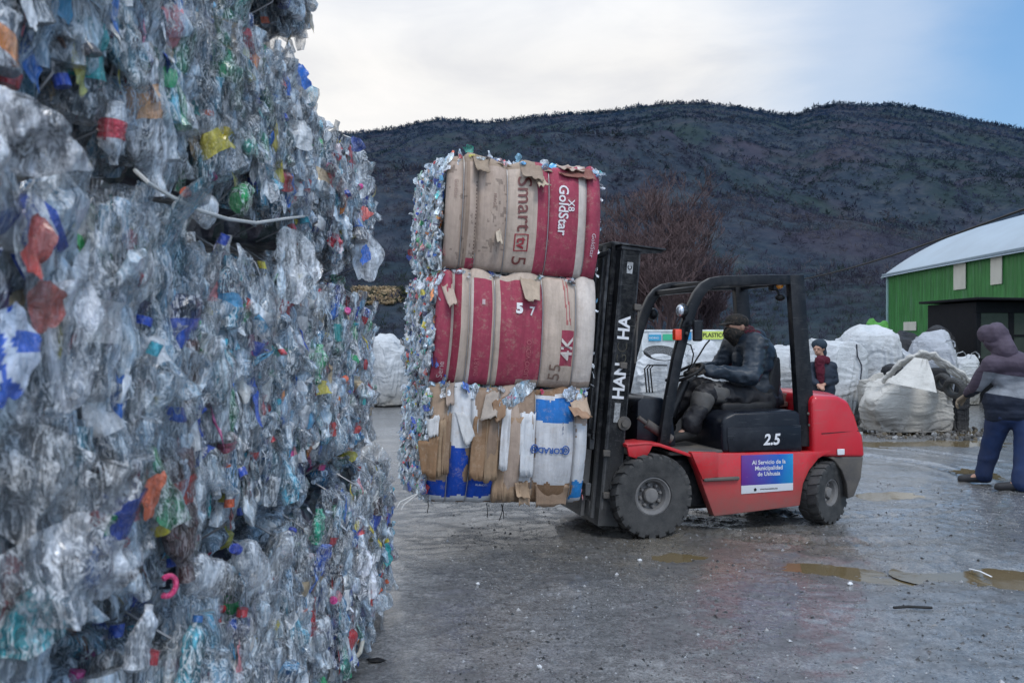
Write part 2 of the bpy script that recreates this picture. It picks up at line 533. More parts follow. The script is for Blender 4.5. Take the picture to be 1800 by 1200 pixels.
def ground_h(x, y):
    P = np.stack([x, y, np.zeros_like(x)], -1)
    h = fbm(P * .55, 3, 3) * .014 + fbm(P * 3.1, 8, 3) * .007
    near = np.clip(1 - (np.hypot(x - 2, y - 7) / 14), 0, 1)
    h += vn(P * 12, 21) * .005 * near + np.maximum(0, vn(P * 27, 5) - .25) * .016 * near
    # tyre ruts sweeping round behind the truck
    for (cx, cy, rr, w) in ((2.9, 9.9, 3.3, .13), (2.9, 9.9, 2.3, .13), (8.5, 4.0, 5.3, .15), (8.5, 4.0, 4.2, .13)):
        d = np.abs(np.hypot(x - cx, y - cy) - rr)
        ang = np.arctan2(y - cy, x - cx)
        lug = .6 + .4 * np.sign(np.sin(ang * rr * 42 + d * 30))
        msk = np.clip(vn(P * .8, 31) * 2.2 + .4, 0, 1)
        h -= np.exp(-(d / w) ** 4) * .022 * lug * msk
        h += np.exp(-((d - w * 1.3) / .05) ** 2) * .013 * msk
    for (cx, cy, rx, ry, a, dp) in PUD:
        c, s = math.cos(a), math.sin(a)
        ux = ((x - cx) * c + (y - cy) * s) / rx
        uy = (-(x - cx) * s + (y - cy) * c) / ry
        h -= dp * np.exp(-(ux ** 2 + uy ** 2) * .9)
    # a level pad where truck, bales and people stand
    return h


def axis(parts):
    out = []
    for a, b, st in parts:
        out += list(np.arange(a, b - 1e-6, st))
    out.append(parts[-1][1])
    return np.array(out)


gx = axis([(-700, -100, 100), (-100, -20, 10), (-20, -4, 1), (-4, -1.2, .15), (-1.2, 7.2, .035), (7.2, 12, .2), (12, 30, 1.5), (30, 100, 10), (100, 900, 100)])
gy = axis([(-300, -50, 50), (-50, -5, 5), (-5, 2.8, .6), (2.8, 9, .032), (9, 14, .06), (14, 24, .25), (24, 60, 3), (60, 200, 20), (200, 2000, 200)])
X, Y = np.meshgrid(gx, gy, indexing='ij')
Z = ground_h(X.ravel(), Y.ravel())
fade = np.clip(1 - (np.hypot(X.ravel() - 2, Y.ravel() - 8) - 14) / 14, 0, 1)
Z = Z * fade
mb = MB()
nx, ny = len(gx), len(gy)
ii, jj = np.meshgrid(np.arange(nx - 1), np.arange(ny - 1), indexing='ij')
b0 = (ii * ny + jj).ravel()
fa = np.stack([b0, b0 + ny, b0 + ny + 1, b0 + 1], -1)
me = bpy.data.meshes.new('ground')
me.from_pydata(np.stack([X.ravel(), Y.ravel(), Z], -1).tolist(), [], fa.tolist())
me.polygons.foreach_set('use_smooth', np.ones(len(me.polygons), bool))

nt = NT('wet_asphalt_and_mud')
g = geoco(nt)
n_big = nt.noise(g, .32, 6, .6, .4)
n_mid = nt.noise(g, 2.2, 8, .7, .3)
n_fine = nt.noise(g, 26, 7, .75)
n_grit = nt.noise(g, 130, 4, .7)
vor = nt.n('TexVoronoi', ins={'Vector': g, 'Scale': 75.0})
vor2 = nt.n('TexVoronoi', ins={'Vector': g, 'Scale': 24.0})
c1 = nt.ramp(n_fine, [(.30, (.070, .071, .072)), (.48, (.155, .156, .158)), (.70, (.28, .282, .285))])
c2 = nt.ramp(n_fine, [(.28, (.085, .070, .050)), (.5, (.16, .135, .100)), (.72, (.25, .215, .17))])
# reflection of truck and load painted brown into the ground, plus mud bands
sp = nt.n('SeparateXYZ', ins={0: g})
dx = nt.math('MULTIPLY_ADD', sp.outputs['X'], .42, -.42 * 1.8)
dy = nt.math('MULTIPLY_ADD', sp.outputs['Y'], .75, -.75 * 6.35)
rr = nt.math('SQRT', nt.math('ADD', nt.math('MULTIPLY', dx, dx), nt.math('MULTIPLY', dy, dy)))
silt_reflect = nt.math('ADD', nt.math('MULTIPLY_ADD', rr, -.55, .62), nt.math('MULTIPLY_ADD', n_mid, .9, -.42))
silt_reflect = nt.math('MAXIMUM', nt.ramp(silt_reflect, [(.15, 0), (.55, 1)]), nt.ramp(n_big, [(.56, 0), (.74, .7)]))
c = nt.mix(c1, c2, nt.math('MULTIPLY', silt_reflect, .8))
pebble = nt.ramp(vor.outputs['Distance'], [(.0, 1.3), (.45, 1.0), (.8, .62)])
c = nt.mix(c, pebble, .75, 'MULTIPLY')
stone = nt.ramp(vor2.outputs['Distance'], [(.06, 1), (.13, 0)])
pick = nt.ramp(nt.n('SeparateColor', ins={0: vor2.outputs['Color']}).outputs[0], [(.80, 0), (.84, 1)])
c = nt.mix(c, (.42, .43, .44), nt.math('MULTIPLY', nt.math('MULTIPLY', stone, pick), .8))
dkp = nt.ramp(nt.n('SeparateColor', ins={0: vor2.outputs['Color']}).outputs[1], [(.74, 0), (.80, 1)])
stone2 = nt.ramp(vor2.outputs['Distance'], [(.12, 1), (.24, 0)])
c = nt.mix(c, (.02, .022, .026), nt.math('MULTIPLY', nt.math('MULTIPLY', stone2, dkp), .75))
c = nt.mix(c, nt.ramp(n_mid, [(.34, .70), (.64, 1.18)]), 1.0, 'MULTIPLY')
clod = nt.noise(nt.n('Mapping', ins={'Vector': g, 'Scale': (9, 15, 9)}).outputs[0], 1.0, 5, .7)
clod = nt.math('MULTIPLY', nt.ramp(clod, [(.60, 0), (.66, 1)]), nt.ramp(n_big, [(.40, .15), (.60, .85)]))
c = nt.mix(c, (.012, .015, .022), clod)
wet = nt.ramp(nt.math('ADD', nt.math('MULTIPLY', n_mid, .6), nt.math('MULTIPLY', n_big, .5)), [(.40, 0.0), (.60, 1.0)])
ro = nt.n('MapRange', ins={'Value': wet, 'To Min': .36, 'To Max': .10}).outputs[0]
ro = nt.math('MULTIPLY_ADD', n_fine, .12, ro)
dry = nt.math('MULTIPLY_ADD', wet, -.72, 1.0)
nrm = nt.bump(n_mid, .45, .04)
nrm = nt.bump(n_fine, nt.math('MULTIPLY', dry, .8), .030, nrm)
nrm = nt.bump(n_grit, nt.math('MULTIPLY', dry, .6), .010, nrm)
nrm = nt.bump(vor.outputs['Distance'], .35, .006, nrm)
p = nt.n('BsdfPrincipled', ins={'Base Color': c, 'Roughness': ro, 'Normal': nrm, 'Specular IOR Level': 1.0, 'Coat Weight': .7, 'Coat Roughness': .22})
me.materials.append(nt.out(p.outputs[0]))
go = bpy.data.objects.new('ground', me); COL.objects.link(go)
tag(go, 'wet grey yard surface of worn asphalt, gravel and mud', 'ground', kind='structure')

nt = NT('muddy_water')
g = geoco(nt)
nn = nt.noise(g, 3, 4, .5)
c = nt.mix((.17, .125, .062), (.12, .092, .05), nn)
p = nt.n('BsdfPrincipled', ins={'Base Color': c, 'Roughness': .06, 'Normal': nt.bump(nt.noise(g, 9, 2, .5), .06, .01), 'Specular IOR Level': .5})
M['water'] = nt.out(p.outputs[0])
for i, (cx, cy, rx, ry, a, dp) in enumerate(PUD):
    mb = MB()
    n = 40
    vs = [(0, 0, 0)] + [(1.75 * rx * math.cos(t) * math.cos(a) - 1.75 * ry * math.sin(t) * math.sin(a), 1.75 * rx * math.cos(t) * math.sin(a) + 1.75 * ry * math.sin(t) * math.cos(a), 0) for t in [2 * math.pi * k / n for k in range(n)]]
    mb.add(vs, [(0, k + 1, (k + 1) % n + 1) for k in range(n)])
    hc = float(ground_h(np.array([cx]), np.array([cy]))[0])
    o = mb.build('puddle', M['water'], smooth=False, loc=(cx, cy, hc + dp * .66))
    tag(o, None, 'puddle', kind='structure')

# ------------------------------------------------------------------ hill and its winter forest
RID = [(-900, 330), (-300, 300), (200, 262), (500, 240), (620, 233), (700, 222), (770, 205), (860, 212), (920, 205), (990, 196), (1100, 190), (1190, 182), (1290, 190), (1360, 200), (1395, 204), (1430, 192),
       (1470, 185), (1560, 185), (1650, 196), (1720, 208), (1800, 223), (2000, 262), (2300, 330), (3000, 420)]
rx_ = np.array([(a - HX) / F for a, b in RID]); ry_ = np.array([(HY - b) / F for a, b in RID])
DR = 900.0


def hill_h(u, D):
    e = np.interp(u, rx_, ry_)
    t = np.clip((D - 70) / (DR - 70), 0, 1.6)
    prof = np.where(t < 1, .20 * t + .80 * (t ** 1.35), 1 - (t - 1) * .55)
    P = np.stack([u * D * .006, D * .006, np.zeros_like(u)], -1)
    env = np.clip(t * 3, 0, 1) * np.clip(1.08 - t, .12, 1)
    # two side ridges running down the slope
    gul = fbm(P, 44, 5, .55) * 34 * env + (1 - np.abs(vn(P * 1.3 + 7, 51)) * 2) * 12 * env
    return e * DR * prof + gul - 1.5 * (t <= 0)


us = np.linspace(-1.1, 1.6, 300)
Ds = np.concatenate([np.linspace(66, 200, 30), np.linspace(210, 1000, 110), np.linspace(1020, 1400, 20)])
U, DD = np.meshgrid(us, Ds, indexing='ij')
Zh = hill_h(U.ravel(), DD.ravel())
nx, ny = len(us), len(Ds)
ii, jj = np.meshgrid(np.arange(nx - 1), np.arange(ny - 1), indexing='ij')
b0 = (ii * ny + jj).ravel()
fa = np.stack([b0, b0 + ny, b0 + ny + 1, b0 + 1], -1)
me = bpy.data.meshes.new('hill')
me.from_pydata(np.stack([(U * DD).ravel(), DD.ravel(), Zh], -1).tolist(), [], fa.tolist())
me.polygons.foreach_set('use_smooth', np.ones(len(me.polygons), bool))
nt = NT('hillside')
g = geoco(nt)
a = nt.noise(g, .012, 8, .7)
b = nt.noise(g, .09, 9, .8)
c = nt.ramp(b, [(.30, (.016, .027, .043)), (.48, (.034, .047, .066)), (.62, (.058, .068, .082)), (.78, (.12, .122, .118))])  # bluish haze of distance is painted into the slope colour
c = nt.mix(c, (.030, .048, .046), nt.ramp(a, [(.48, 0), (.62, .75)]))
c = nt.mix(c, (.060, .052, .072), nt.ramp(nt.noise(g, .02, 6, .6), [(.50, 0), (.65, .6)]))
p = nt.n('BsdfPrincipled', ins={'Base Color': c, 'Roughness': 1.0, 'Specular IOR Level': 0.0, 'Normal': nt.bump(b, .6, 2.0)})
me.materials.append(nt.out(p.outputs[0]))
ho = bpy.data.objects.new('hill', me); COL.objects.link(ho)
tag(ho, 'dark wooded mountain ridge rising behind the yard', 'hill', kind='structure')

nt = NT('winter_forest')
at = nt.n('Attribute', attribute_name='Col')
p = nt.n('MixShader', ins={0: .5, 1: nt.n('BsdfDiffuse', ins={'Color': at.outputs['Color']}).outputs[0], 2: nt.n('BsdfTranslucent', ins={'Color': at.outputs['Color']}).outputs[0]})
M['forest'] = nt.out(p.outputs[0])
rng = np.random.default_rng(5)


def tufts(n, ulo, uhi, dlo, dhi, smin, smax, k, seed, pw=1.0, green=.25, warm=.0, wl=.04, wh=.12):
    """n bare crowns, each k small twiggy triangles fanning up from its foot"""
    r = np.random.default_rng(seed)
    u = r.uniform(ulo, uhi, n); D = dlo + (dhi - dlo) * r.uniform(0, 1, n) ** pw
    z = hill_h(u, D)
    base = np.stack([u * D, D, z - .5], -1)
    s = r.uniform(smin, smax, n)
    q = vn(np.stack([u * D * .012, D * .012, np.zeros(n)], -1), 71)
    q2 = vn(np.stack([u * D * .03, D * .05, np.zeros(n)], -1), 72)
    cols = np.empty((n, 3))
    t = np.clip((D - 80) / 800, 0, 1)[:, None]  # distance haze painted in: crown colours turn bluer further off
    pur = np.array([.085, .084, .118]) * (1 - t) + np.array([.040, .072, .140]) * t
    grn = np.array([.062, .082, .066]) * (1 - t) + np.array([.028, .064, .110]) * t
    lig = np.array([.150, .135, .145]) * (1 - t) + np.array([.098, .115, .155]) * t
    br = r.uniform(.75, 1.25, n)[:, None] * (1 + .40 * q2[:, None])
    pick = r.uniform(0, 1, n) + q * .55
    br = br * .66
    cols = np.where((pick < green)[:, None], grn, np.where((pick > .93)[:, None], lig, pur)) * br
    if warm: cols = cols * np.array([1 + warm, 1, 1 - warm * .3])
    ang = r.uniform(0, 2 * np.pi, (n, k)); el = r.uniform(.15, 1.35, (n, k)); ln = r.uniform(.45, 1, (n, k)) * s[:, None]
    d = np.stack([np.cos(ang) * np.cos(el), np.sin(ang) * np.cos(el), np.sin(el)], -1)
    w = np.stack([-np.sin(ang), np.cos(ang), r.uniform(-.6, .6, (n, k))], -1)
    tip = base[:, None, :] + d * ln[..., None]
    mid = base[:, None, :] + d * (ln * r.uniform(.3, .6, (n, k)))[..., None] + np.array([0, 0, .12]) * s[:, None, None]
    ww = w * (s[:, None] * r.uniform(wl, wh, (n, k)))[..., None]
    V = np.stack([mid - ww, mid + ww, tip], 2).reshape(-1, 3)
    cc = np.repeat(cols, k, 0) * np.random.default_rng(seed + 1).uniform(.8, 1.2, (n * k, 1))
    return V, cc


def forest_obj(name, sets, label, cat):
    V = np.concatenate([a for a, b in sets]); C = np.concatenate([b for a, b in sets])
    me = bpy.data.meshes.new(name)
    me.from_pydata(V.tolist(), [], np.arange(len(V)).reshape(-1, 3).tolist())
    at = me.color_attributes.new('Col', 'FLOAT_COLOR', 'CORNER')
    at.data.foreach_set('color', np.repeat(np.concatenate([C, np.ones((len(C), 1))], 1), 3, 0).astype(np.float32).ravel())
    me.materials.append(M['forest'])
    o = bpy.data.objects.new(name, me); COL.objects.link(o)
    return tag(o, label, cat, kind='stuff')


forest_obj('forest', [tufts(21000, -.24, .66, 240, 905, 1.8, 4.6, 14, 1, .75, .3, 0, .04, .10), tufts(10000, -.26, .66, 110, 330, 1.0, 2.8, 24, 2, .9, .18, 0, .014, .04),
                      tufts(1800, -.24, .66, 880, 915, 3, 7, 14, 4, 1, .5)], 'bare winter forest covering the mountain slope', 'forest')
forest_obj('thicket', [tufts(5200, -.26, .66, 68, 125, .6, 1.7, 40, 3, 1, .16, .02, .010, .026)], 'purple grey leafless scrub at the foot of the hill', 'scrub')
# straw coloured dry bank seen between the bale wall and the load
mb = MB()
rg = np.random.default_rng(9)
for q in range(330):
    px = rg.uniform(622, 735); py = rg.uniform(503, 532)
    if abs(px - 670) > 62 - (py - 500): continue
    dd_ = np.linspace(72, 420, 240); uu_ = (px - HX) / F
    pr_ = HY - (hill_h(np.full(240, uu_), dd_) - EYE) / dd_ * F
    D_ = float(dd_[np.argmin(np.abs(pr_ - (py + 4)))])
    c = W(px, py + 4, D_); kz_ = D_ / 100
    col = [(.50, .38, .24), (.60, .47, .31), (.42, .32, .20), (.40, .30, .19), (.05, .06, .03)][rg.integers(0, 5)]
    if px > 705: col = (.035, .05, .028)
    for t in range(9):
        a = rg.uniform(0, 6.28); s = rg.uniform(.5, 1.15) * kz_
        tip = c + Vector((math.cos(a) * s, math.sin(a) * s, rg.uniform(.1, .6)))
        ww = Vector((-math.sin(a), math.cos(a), rg.uniform(-.5, .5))) * rg.uniform(.10, .30) * kz_
        mb.add([(c - ww)[:], (c + ww)[:], tip[:]], [(0, 1, 2)], tuple(np.array(col) * rg.uniform(.7, 1.3)))
o = mb.build('dry_scrub', M['forest'], smooth=False, use_col=True)
tag(o, 'straw coloured dry scrub on the bank beyond the bales', 'scrub', kind='stuff')
# ------------------------------------------------------------------ crushed bottles and film
TINT = [((.50, .64, .76), .40), ((.72, .84, .95), .50), ((.36, .52, .68), .36), ((.24, .44, .60), .42), ((.12, .45, .62), .52), ((.03, .28, .55), .62),
        ((.04, .30, .14), .60), ((.06, .45, .36), .62), ((.08, .03, .02), .72), ((.03, .10, .45), .66)]
TINTP = np.array([.33, .24, .18, .09, .05, .035, .02, .02, .015, .02]); TINTP /= TINTP.sum()
LABELS = [(.85, .86, .88), (.88, .88, .86), (.75, .78, .82), (.02, .08, .50), (.02, .16, .62), (.10, .45, .75), (.55, .02, .03), (.72, .06, .05), (.80, .30, .33),
          (.75, .62, .05), (.02, .38, .12), (.85, .25, .03), (.03, .45, .45), (.70, .10, .30), (.05, .05, .12), (.55, .42, .25)]
LABP = np.array([15, 10, 10, 7, 6, 6, 5, 5, 4, 4, 4, 2.5, 4, 2, 3, 4.]); LABP /= LABP.sum()
CAPS = [(.02, .08, .55), (.80, .12, .02), (.85, .86, .88), (.62, .02, .03), (.02, .35, .15), (.80, .65, .03), (.05, .45, .60), (.03, .03, .05), (.65, .03, .25)]


def bottle(rg, L=.27, Rb=.043, tint=None, label=None, cap=None, flat=None, crum=1.0, nr=15, ns=12):
    """a crushed drinks bottle standing along +z, flattened along y; returns verts, faces, face colours"""
    if tint is None:
        i = rg.choice(len(TINT), p=TINTP); tint = TINT[i]
    if label is None:
        label = LABELS[rg.choice(len(LABELS), p=LABP)] if rg.uniform() < .46 else False
    if cap is None:
        cap = CAPS[rg.integers(0, len(CAPS))] if rg.uniform() < .22 else False
    fy = flat if flat else rg.uniform(.35, .85)
    z = np.linspace(0, 1, nr)
    prof = np.interp(z, [0, .03, .10, .62, .74, .86, .90, .905, 1], [.75, .95, 1, 1, .93, .45, .33, .36, .36])
    prof = prof * (1 + .05 * np.sin(z * rg.uniform(30, 60)) * (z < .7))
    th = np.linspace(0, 2 * np.pi, ns, endpoint=False)
    zz, tt = np.meshgrid(z, th, indexing='ij')
    body = (zz < .88)
    wx = 1 + (1 - fy) * .45
    x = np.cos(tt) * prof[:, None] * Rb * np.where(body, wx, 1)
    y = np.sin(tt) * prof[:, None] * Rb * np.where(body, fy, 1)
    P = np.stack([x, y, (zz - .5) * L], -1).reshape(-1, 3)
    s = rg.integers(0, 9999)
    amp = (np.where(body, 1, .12)).ravel()[:, None]
    q = P * 17 + s * .37
    dsp = np.stack([vn(q, 1), vn(q + 31, 2), vn(q + 67, 3) * .5], -1) * .017 * crum
    q = P * 48 + s * .11
    dsp += np.stack([vn(q, 4), vn(q + 11, 5), vn(q + 23, 6) * .4], -1) * .0085 * crum
    P = P + dsp * amp
    # a fold or bend
    b = rg.normal(0, .9) * crum
    P[:, 0] += b * (P[:, 2] ** 2) * .8
    P[:, 1] += rg.normal(0, .6) * crum * (P[:, 2] ** 2)
    fs = []; cs = []
    l0 = rg.uniform(.2, .36); l1 = l0 + rg.uniform(.16, .32)
    tc, ta = tint
    for i in range(nr - 1):
        zc = (z[i] + z[i + 1]) / 2
        if cap and zc > .915: c = cap + (1.0,)
        elif label and l0 < zc < l1: c = label + (.93,)
        else: c = tuple(tc) + (ta,)
        for k in range(ns):
            k2 = (k + 1) % ns
            fs.append((i * ns + k, i * ns + k2, (i + 1) * ns + k2, (i + 1) * ns + k)); cs.append(c)
    fs.append(tuple(range(ns))[::-1]); cs.append(tuple(tc) + (min(1, ta + .2),))
    fs.append(tuple((nr - 1) * ns + k for k in range(ns))); cs.append((cap + (1.0,)) if cap else tuple(tc) + (ta,))
    return P, fs, cs


def film(rg, w=.12, h=.16, col=None, alpha=None, n=8, crum=1.0, mottle=None):
    """a torn, crumpled piece of film or label"""
    if col is None:
        if rg.uniform() < .38: col = (.78, .83, .90); alpha = rg.uniform(.4, .85)
        else: col = LABELS[rg.choice(len(LABELS), p=LABP)]; alpha = rg.uniform(.8, 1)
    u, v = np.meshgrid(np.linspace(-1, 1, n + 1), np.linspace(-1, 1, n + 1), indexing='ij')
    s = rg.integers(0, 9999) * .13
    P = np.stack([u.ravel() * w / 2, 0 * u.ravel(), v.ravel() * h / 2], -1)
    zz = P[:, 2] / h * 2; xx = P[:, 0] / w * 2
    P[:, 0] = w / 2 * (xx * (1 + .25 * vn(np.stack([zz * 2.2 + s, np.sign(xx), zz * 0], -1), 3)) * (1 - .35 * zz * zz) + .45 * vn(np.stack([zz * 1.3 + s, zz * 0, zz * 0], -1), 9))
    P[:, 2] = h / 2 * (zz * (1 + .15 * vn(np.stack([xx * 2.6 + s, np.sign(zz), zz * 0], -1), 8)) * (1 - .25 * xx * xx))
    q = P * np.array([26, 1, 16]) + s
    P[:, 1] += (vn(q, 5) * .028 + vn(q * 2.3, 6) * .014) * crum * min(1, w / .08 + .3)
    P[:, 0] += vn(q + 9, 7) * .008 * crum
    fs = [(i * (n + 1) + j, i * (n + 1) + j + 1, (i + 1) * (n + 1) + j + 1, (i + 1) * (n + 1) + j) for i in range(n) for j in range(n)]
    cc = [tuple(col) + (alpha,)] * len(fs)
    if mottle is not None:
        cen = np.array([P[list(f)].mean(0) for f in fs])
        k = vn(cen * 38 + s, 12) > .1
        cc = [tuple(mottle) + (alpha,) if kk else c for kk, c in zip(k, cc)]
    return P, fs, cc


def xf(P, loc, rot):
    return P @ np.array(rot).T + np.array(loc)


def frame(normal, tilt, rg, jit=.25):
    """rotation whose y axis is the outward normal and whose z axis is near vertical, rolled by tilt"""
    n = Vector(normal).normalized()
    up = Vector((0, 0, 1)) if abs(n.z) < .8 else Vector((0, 1, 0))
    x = up.cross(n).normalized()
    z = n.cross(x).normalized()
    Mx = Matrix((x, n, z)).transposed()
    return Mx @ Euler((rg.normal(0, jit), tilt, rg.normal(0, jit))).to_matrix()


def plastic_bale(root, L, Dp, H, rg, faces, nb, nf, size=1.0, nparts=34, rnd=.13, bulge=.04, layers=5, wires=4, wire_face='x', strap_r=.0035, films_big=4, tints=None):
    """L along local y, Dp along local x (front face at x = 0, body behind it at x < 0), H up.
    faces: list of (face, share): 'x' front, '-y', '+y' ends, 'z' top"""
    cb = MB()
    inset = .15
    cb.box((-Dp + inset, inset, inset * .6), (-inset, L - inset, H - inset * .6), bev=.08, seg=2)
    cb.build('compressed_core', M['core'], root)

    def place(face, a, b, dep):
        """a, b in 0..1 over the face; dep below the skin -> point, normal"""
        if face in ('x', '-x'): wa, wb = L, H
        elif face in ('-y', '+y'): wa, wb = Dp, H
        else: wa, wb = L, Dp
        ea = min(a, 1 - a) * wa; eb = min(b, 1 - b) * wb
        na = -1 if a < .5 else 1; nb_ = -1 if b < .5 else 1
        ra = max(0, 1 - ea / rnd); rb = max(0, 1 - eb / rnd)
        drop = rnd * .95 * (1 - math.sqrt(max(0, 1 - min(1, ra * ra + rb * rb))))
        bg = bulge * math.sin(math.pi * min(1, max(0, a))) ** .5 * abs(math.sin(math.pi * a * (wires + 1))) ** .5 * .6 + bulge * math.sin(math.pi * b) * .5
        o = bg - drop - dep
        tn, tb = na * ra * .9, nb_ * rb * .9
        if face == 'x': return Vector((o, a * L, b * H)), Vector((1, tn, tb))
        if face == '-x': return Vector((-Dp - o, a * L, b * H)), Vector((-1, tn, tb))
        if face == '-y': return Vector((-a * Dp, -o, b * H)), Vector((-tn, -1, tb))
        if face == '+y': return Vector((-a * Dp, L + o, b * H)), Vector((-tn, 1, tb))
        return Vector((-b * Dp, a * L, H + o)), Vector((-tb, tn, 1))

    rest = MB(); parts = []
    for face, share in faces:
        N = int(nb * share)
        for i in range(N):
            layer = int(layers * (1 - i / N))            # deep ones first
            dep = .010 * size + layer * .027 * size
            a, b = rg.uniform(.035, .965), (rg.uniform(.175 / H, 1 - .16 / H) if face != 'z' else rg.uniform(.1, .9))
            p, n = place(face, a, b, dep)
            tilt = rg.normal(0, .15) if rg.uniform() < .86 else rg.uniform(-1.5, 1.5)
            if rg.uniform() < .5: tilt += math.pi
            P, fs, cs = bottle(rg, L=rg.uniform(.20, .33) * size, Rb=rg.uniform(.030, .050) * size)
            k_ = rg.choice([.30, .55, .85, 1.0, 1.15], p=[.22, .20, .20, .20, .18])
            cs = [(c[0] * k_, c[1] * k_, c[2] * k_, c[3]) if c[3] < .9 else c for c in cs]
            P = xf(P, p, frame(n, tilt, rg))
            if layer == 0 and len(parts) < nparts and face == faces[0][0]:
                parts.append((P, fs, cs))
            else:
                rest.add(P, fs, cs)
        for i in range(int(nf * share)):
            a, b = rg.uniform(.03, .97), (rg.uniform(.15 / H, 1 - .14 / H) if face != 'z' else rg.uniform(.1, .9))
            p, n = place(face, a, b, rg.uniform(-.004, .05) * size)
            P, fs, cs = film(rg, rg.uniform(.012, .045) * size, rg.uniform(.07, .24) * size, crum=1.3)
            rest.add(xf(P, p, frame(n, rg.normal(0, .16), rg, .2)), fs, cs)
        for i in range(int(films_big * share)):
            p, n = place(face, rg.uniform(.1, .9), rg.uniform(.1, .9), -.004)
            P, fs, cs = film(rg, rg.uniform(.14, .24) * size, rg.uniform(.2, .34) * size, (.80, .84, .88), .55, 12)
            rest.add(xf(P, p, frame(n, rg.normal(0, .3), rg, .15)), fs, cs)
    o = rest.build('crushed_bottles', M['pet'], root, use_col=True, sharp=50)
    o['kind'] = 'stuff'
    for P, fs, cs in parts:
        MB().add(P, fs, cs).build('crushed_bottle', M['pet'], root, use_col=True, sharp=50)
    f0 = faces[0][0]
    for w in range(wires):
        a = (w + 1) / (wires + 1) + rg.normal(0, .01)
        pts = [place(f0, a, b, rg.uniform(-.006, .012))[0] for b in np.linspace(.0, 1.0, 14)]
        MB().tube(pts, strap_r, 5).build('baling_wire', M['wire'], root)
    return place


def hero(root, P, fs, cs, name='crushed_bottle'):
    return MB().add(P, fs, cs).build(name, M['pet'], root, use_col=True, sharp=50)


# ------------------------------------------------------------------ the wall of bales on the left
XW = -.80
#      key, y0, length, z0, height, x offset, wires, look
WALL = [
    ('a1', -.05, 1.02, 0.0, 1.02, .05, 'bottom bale of clear bottles closest to the viewer, in the left foreground corner'),
    ('b1', .98, 1.20, 0.0, 1.00, .03, 'bottom bale below the one with the dark brown bottle and blue capped bottle'),
    ('c1', 2.20, 1.20, 0.0, 0.98, .04, 'bottom bale with red scraps and a white hose loop trailing at its foot'),
    ('d1', 3.42, 1.75, 0.0, 0.97, .06, 'bottom bale at the far end of the wall, nearest the lifted load'),
    ('a2', -.05, 1.06, 1.04, .90, .02, 'second row bale with the blue printed film at the left edge'),
    ('b2', 1.04, 1.16, 1.02, .92, .01, 'second row bale holding the blue capped bottle and the orange capped bottle'),
    ('c2', 2.22, 1.18, 1.00, .92, .0, 'second row bale in the middle with pale film hanging over its top corner'),
    ('d2', 3.42, 1.30, .99, .90, .0, 'second row bale at the far end, white big bag showing past it'),
    ('a3', .0, 1.05, 1.97, .68, .05, 'third row bale with the big white plastic bag at the upper left edge'),
    ('b3', 1.07, 1.10, 1.96, .68, -.02, 'third row bale with yellow sachets and an orange printed wrapper'),
    ('c3', 2.19, 1.13, 1.94, .67, .0, 'third row bale with a white sheet sticking out beside the yellow label'),
    ('d3', 3.38, 1.28, 1.90, .69, .0, 'third row bale at the far end with red net scraps and a blue marked bag'),
    ('b4', 1.00, 1.12, 2.66, .85, .0, 'top row bale with dark red and green scraps, above the yellow sachets'),
    ('c4', 2.14, 1.16, 2.63, .85, .02, 'top row bale whose end stands out against the white sky'),
]
ROOT = {}
for k, (key, y0, L_, z0, H_, xo, lab) in enumerate(WALL):
    rg = np.random.default_rng(100 + k)
    H_ -= .02
    root = empty('plastic_bale', (XW + xo, y0, z0), rg.normal(0, .012), lab, 'bale', 'bales of crushed plastic bottles stacked in a wall')
    ROOT[key] = root
    far = y0 > 2
    fc = [('x', 1.0)]
    if key in ('d1', 'd2', 'd3', 'c4'): fc.append(('+y', .35))
    if key in ('d1', 'd3', 'd2', 'a3', 'b1', 'c1'): fc.append(('z', .25))
    if key[0] == 'a': fc.append(('-y', .2))
    plastic_bale(root, L_, 1.05, H_, rg, fc, 360 if not far else 420, 210 if not far else 280, size=(1.12 if not far else .98), nparts=36)


def on_wall(key, px, py, dx=.03):
    """point on the face of a wall bale seen at a photo position, in that bale's own coordinates"""
    r = ROOT[key]
    x = r.location.x + dx
    D = x / ((px - HX) / F)
    w = W(px, py, D)
    return w - r.location, D


def wall_bottle(key, px, py, length_px, tilt, seed, dx=.045, **kw):
    p, D = on_wall(key, px, py, dx)
    rg = np.random.default_rng(seed)
    L = length_px / F * D
    P, fs, cs = bottle(rg, L=L, Rb=kw.pop('Rb', L * .19), nr=24, ns=18, **kw)
    hero(ROOT[key], xf(P, p, frame((1, -.15, 0), tilt, rg, .08)), fs, cs)


def wall_film(key, px, py, w_m, h_px, tilt, seed, col, alpha, dx=.05, n=14, crum=1.0, yaw=-.15, name='torn_film', mottle=None):
    p, D = on_wall(key, px, py, dx)
    rg = np.random.default_rng(seed)
    P, fs, cs = film(rg, w_m, h_px / F * D, col, alpha, n, crum, mottle)
    hero(ROOT[key], xf(P, p, frame((1, yaw, 0), tilt, rg, .08)), fs, cs, name)


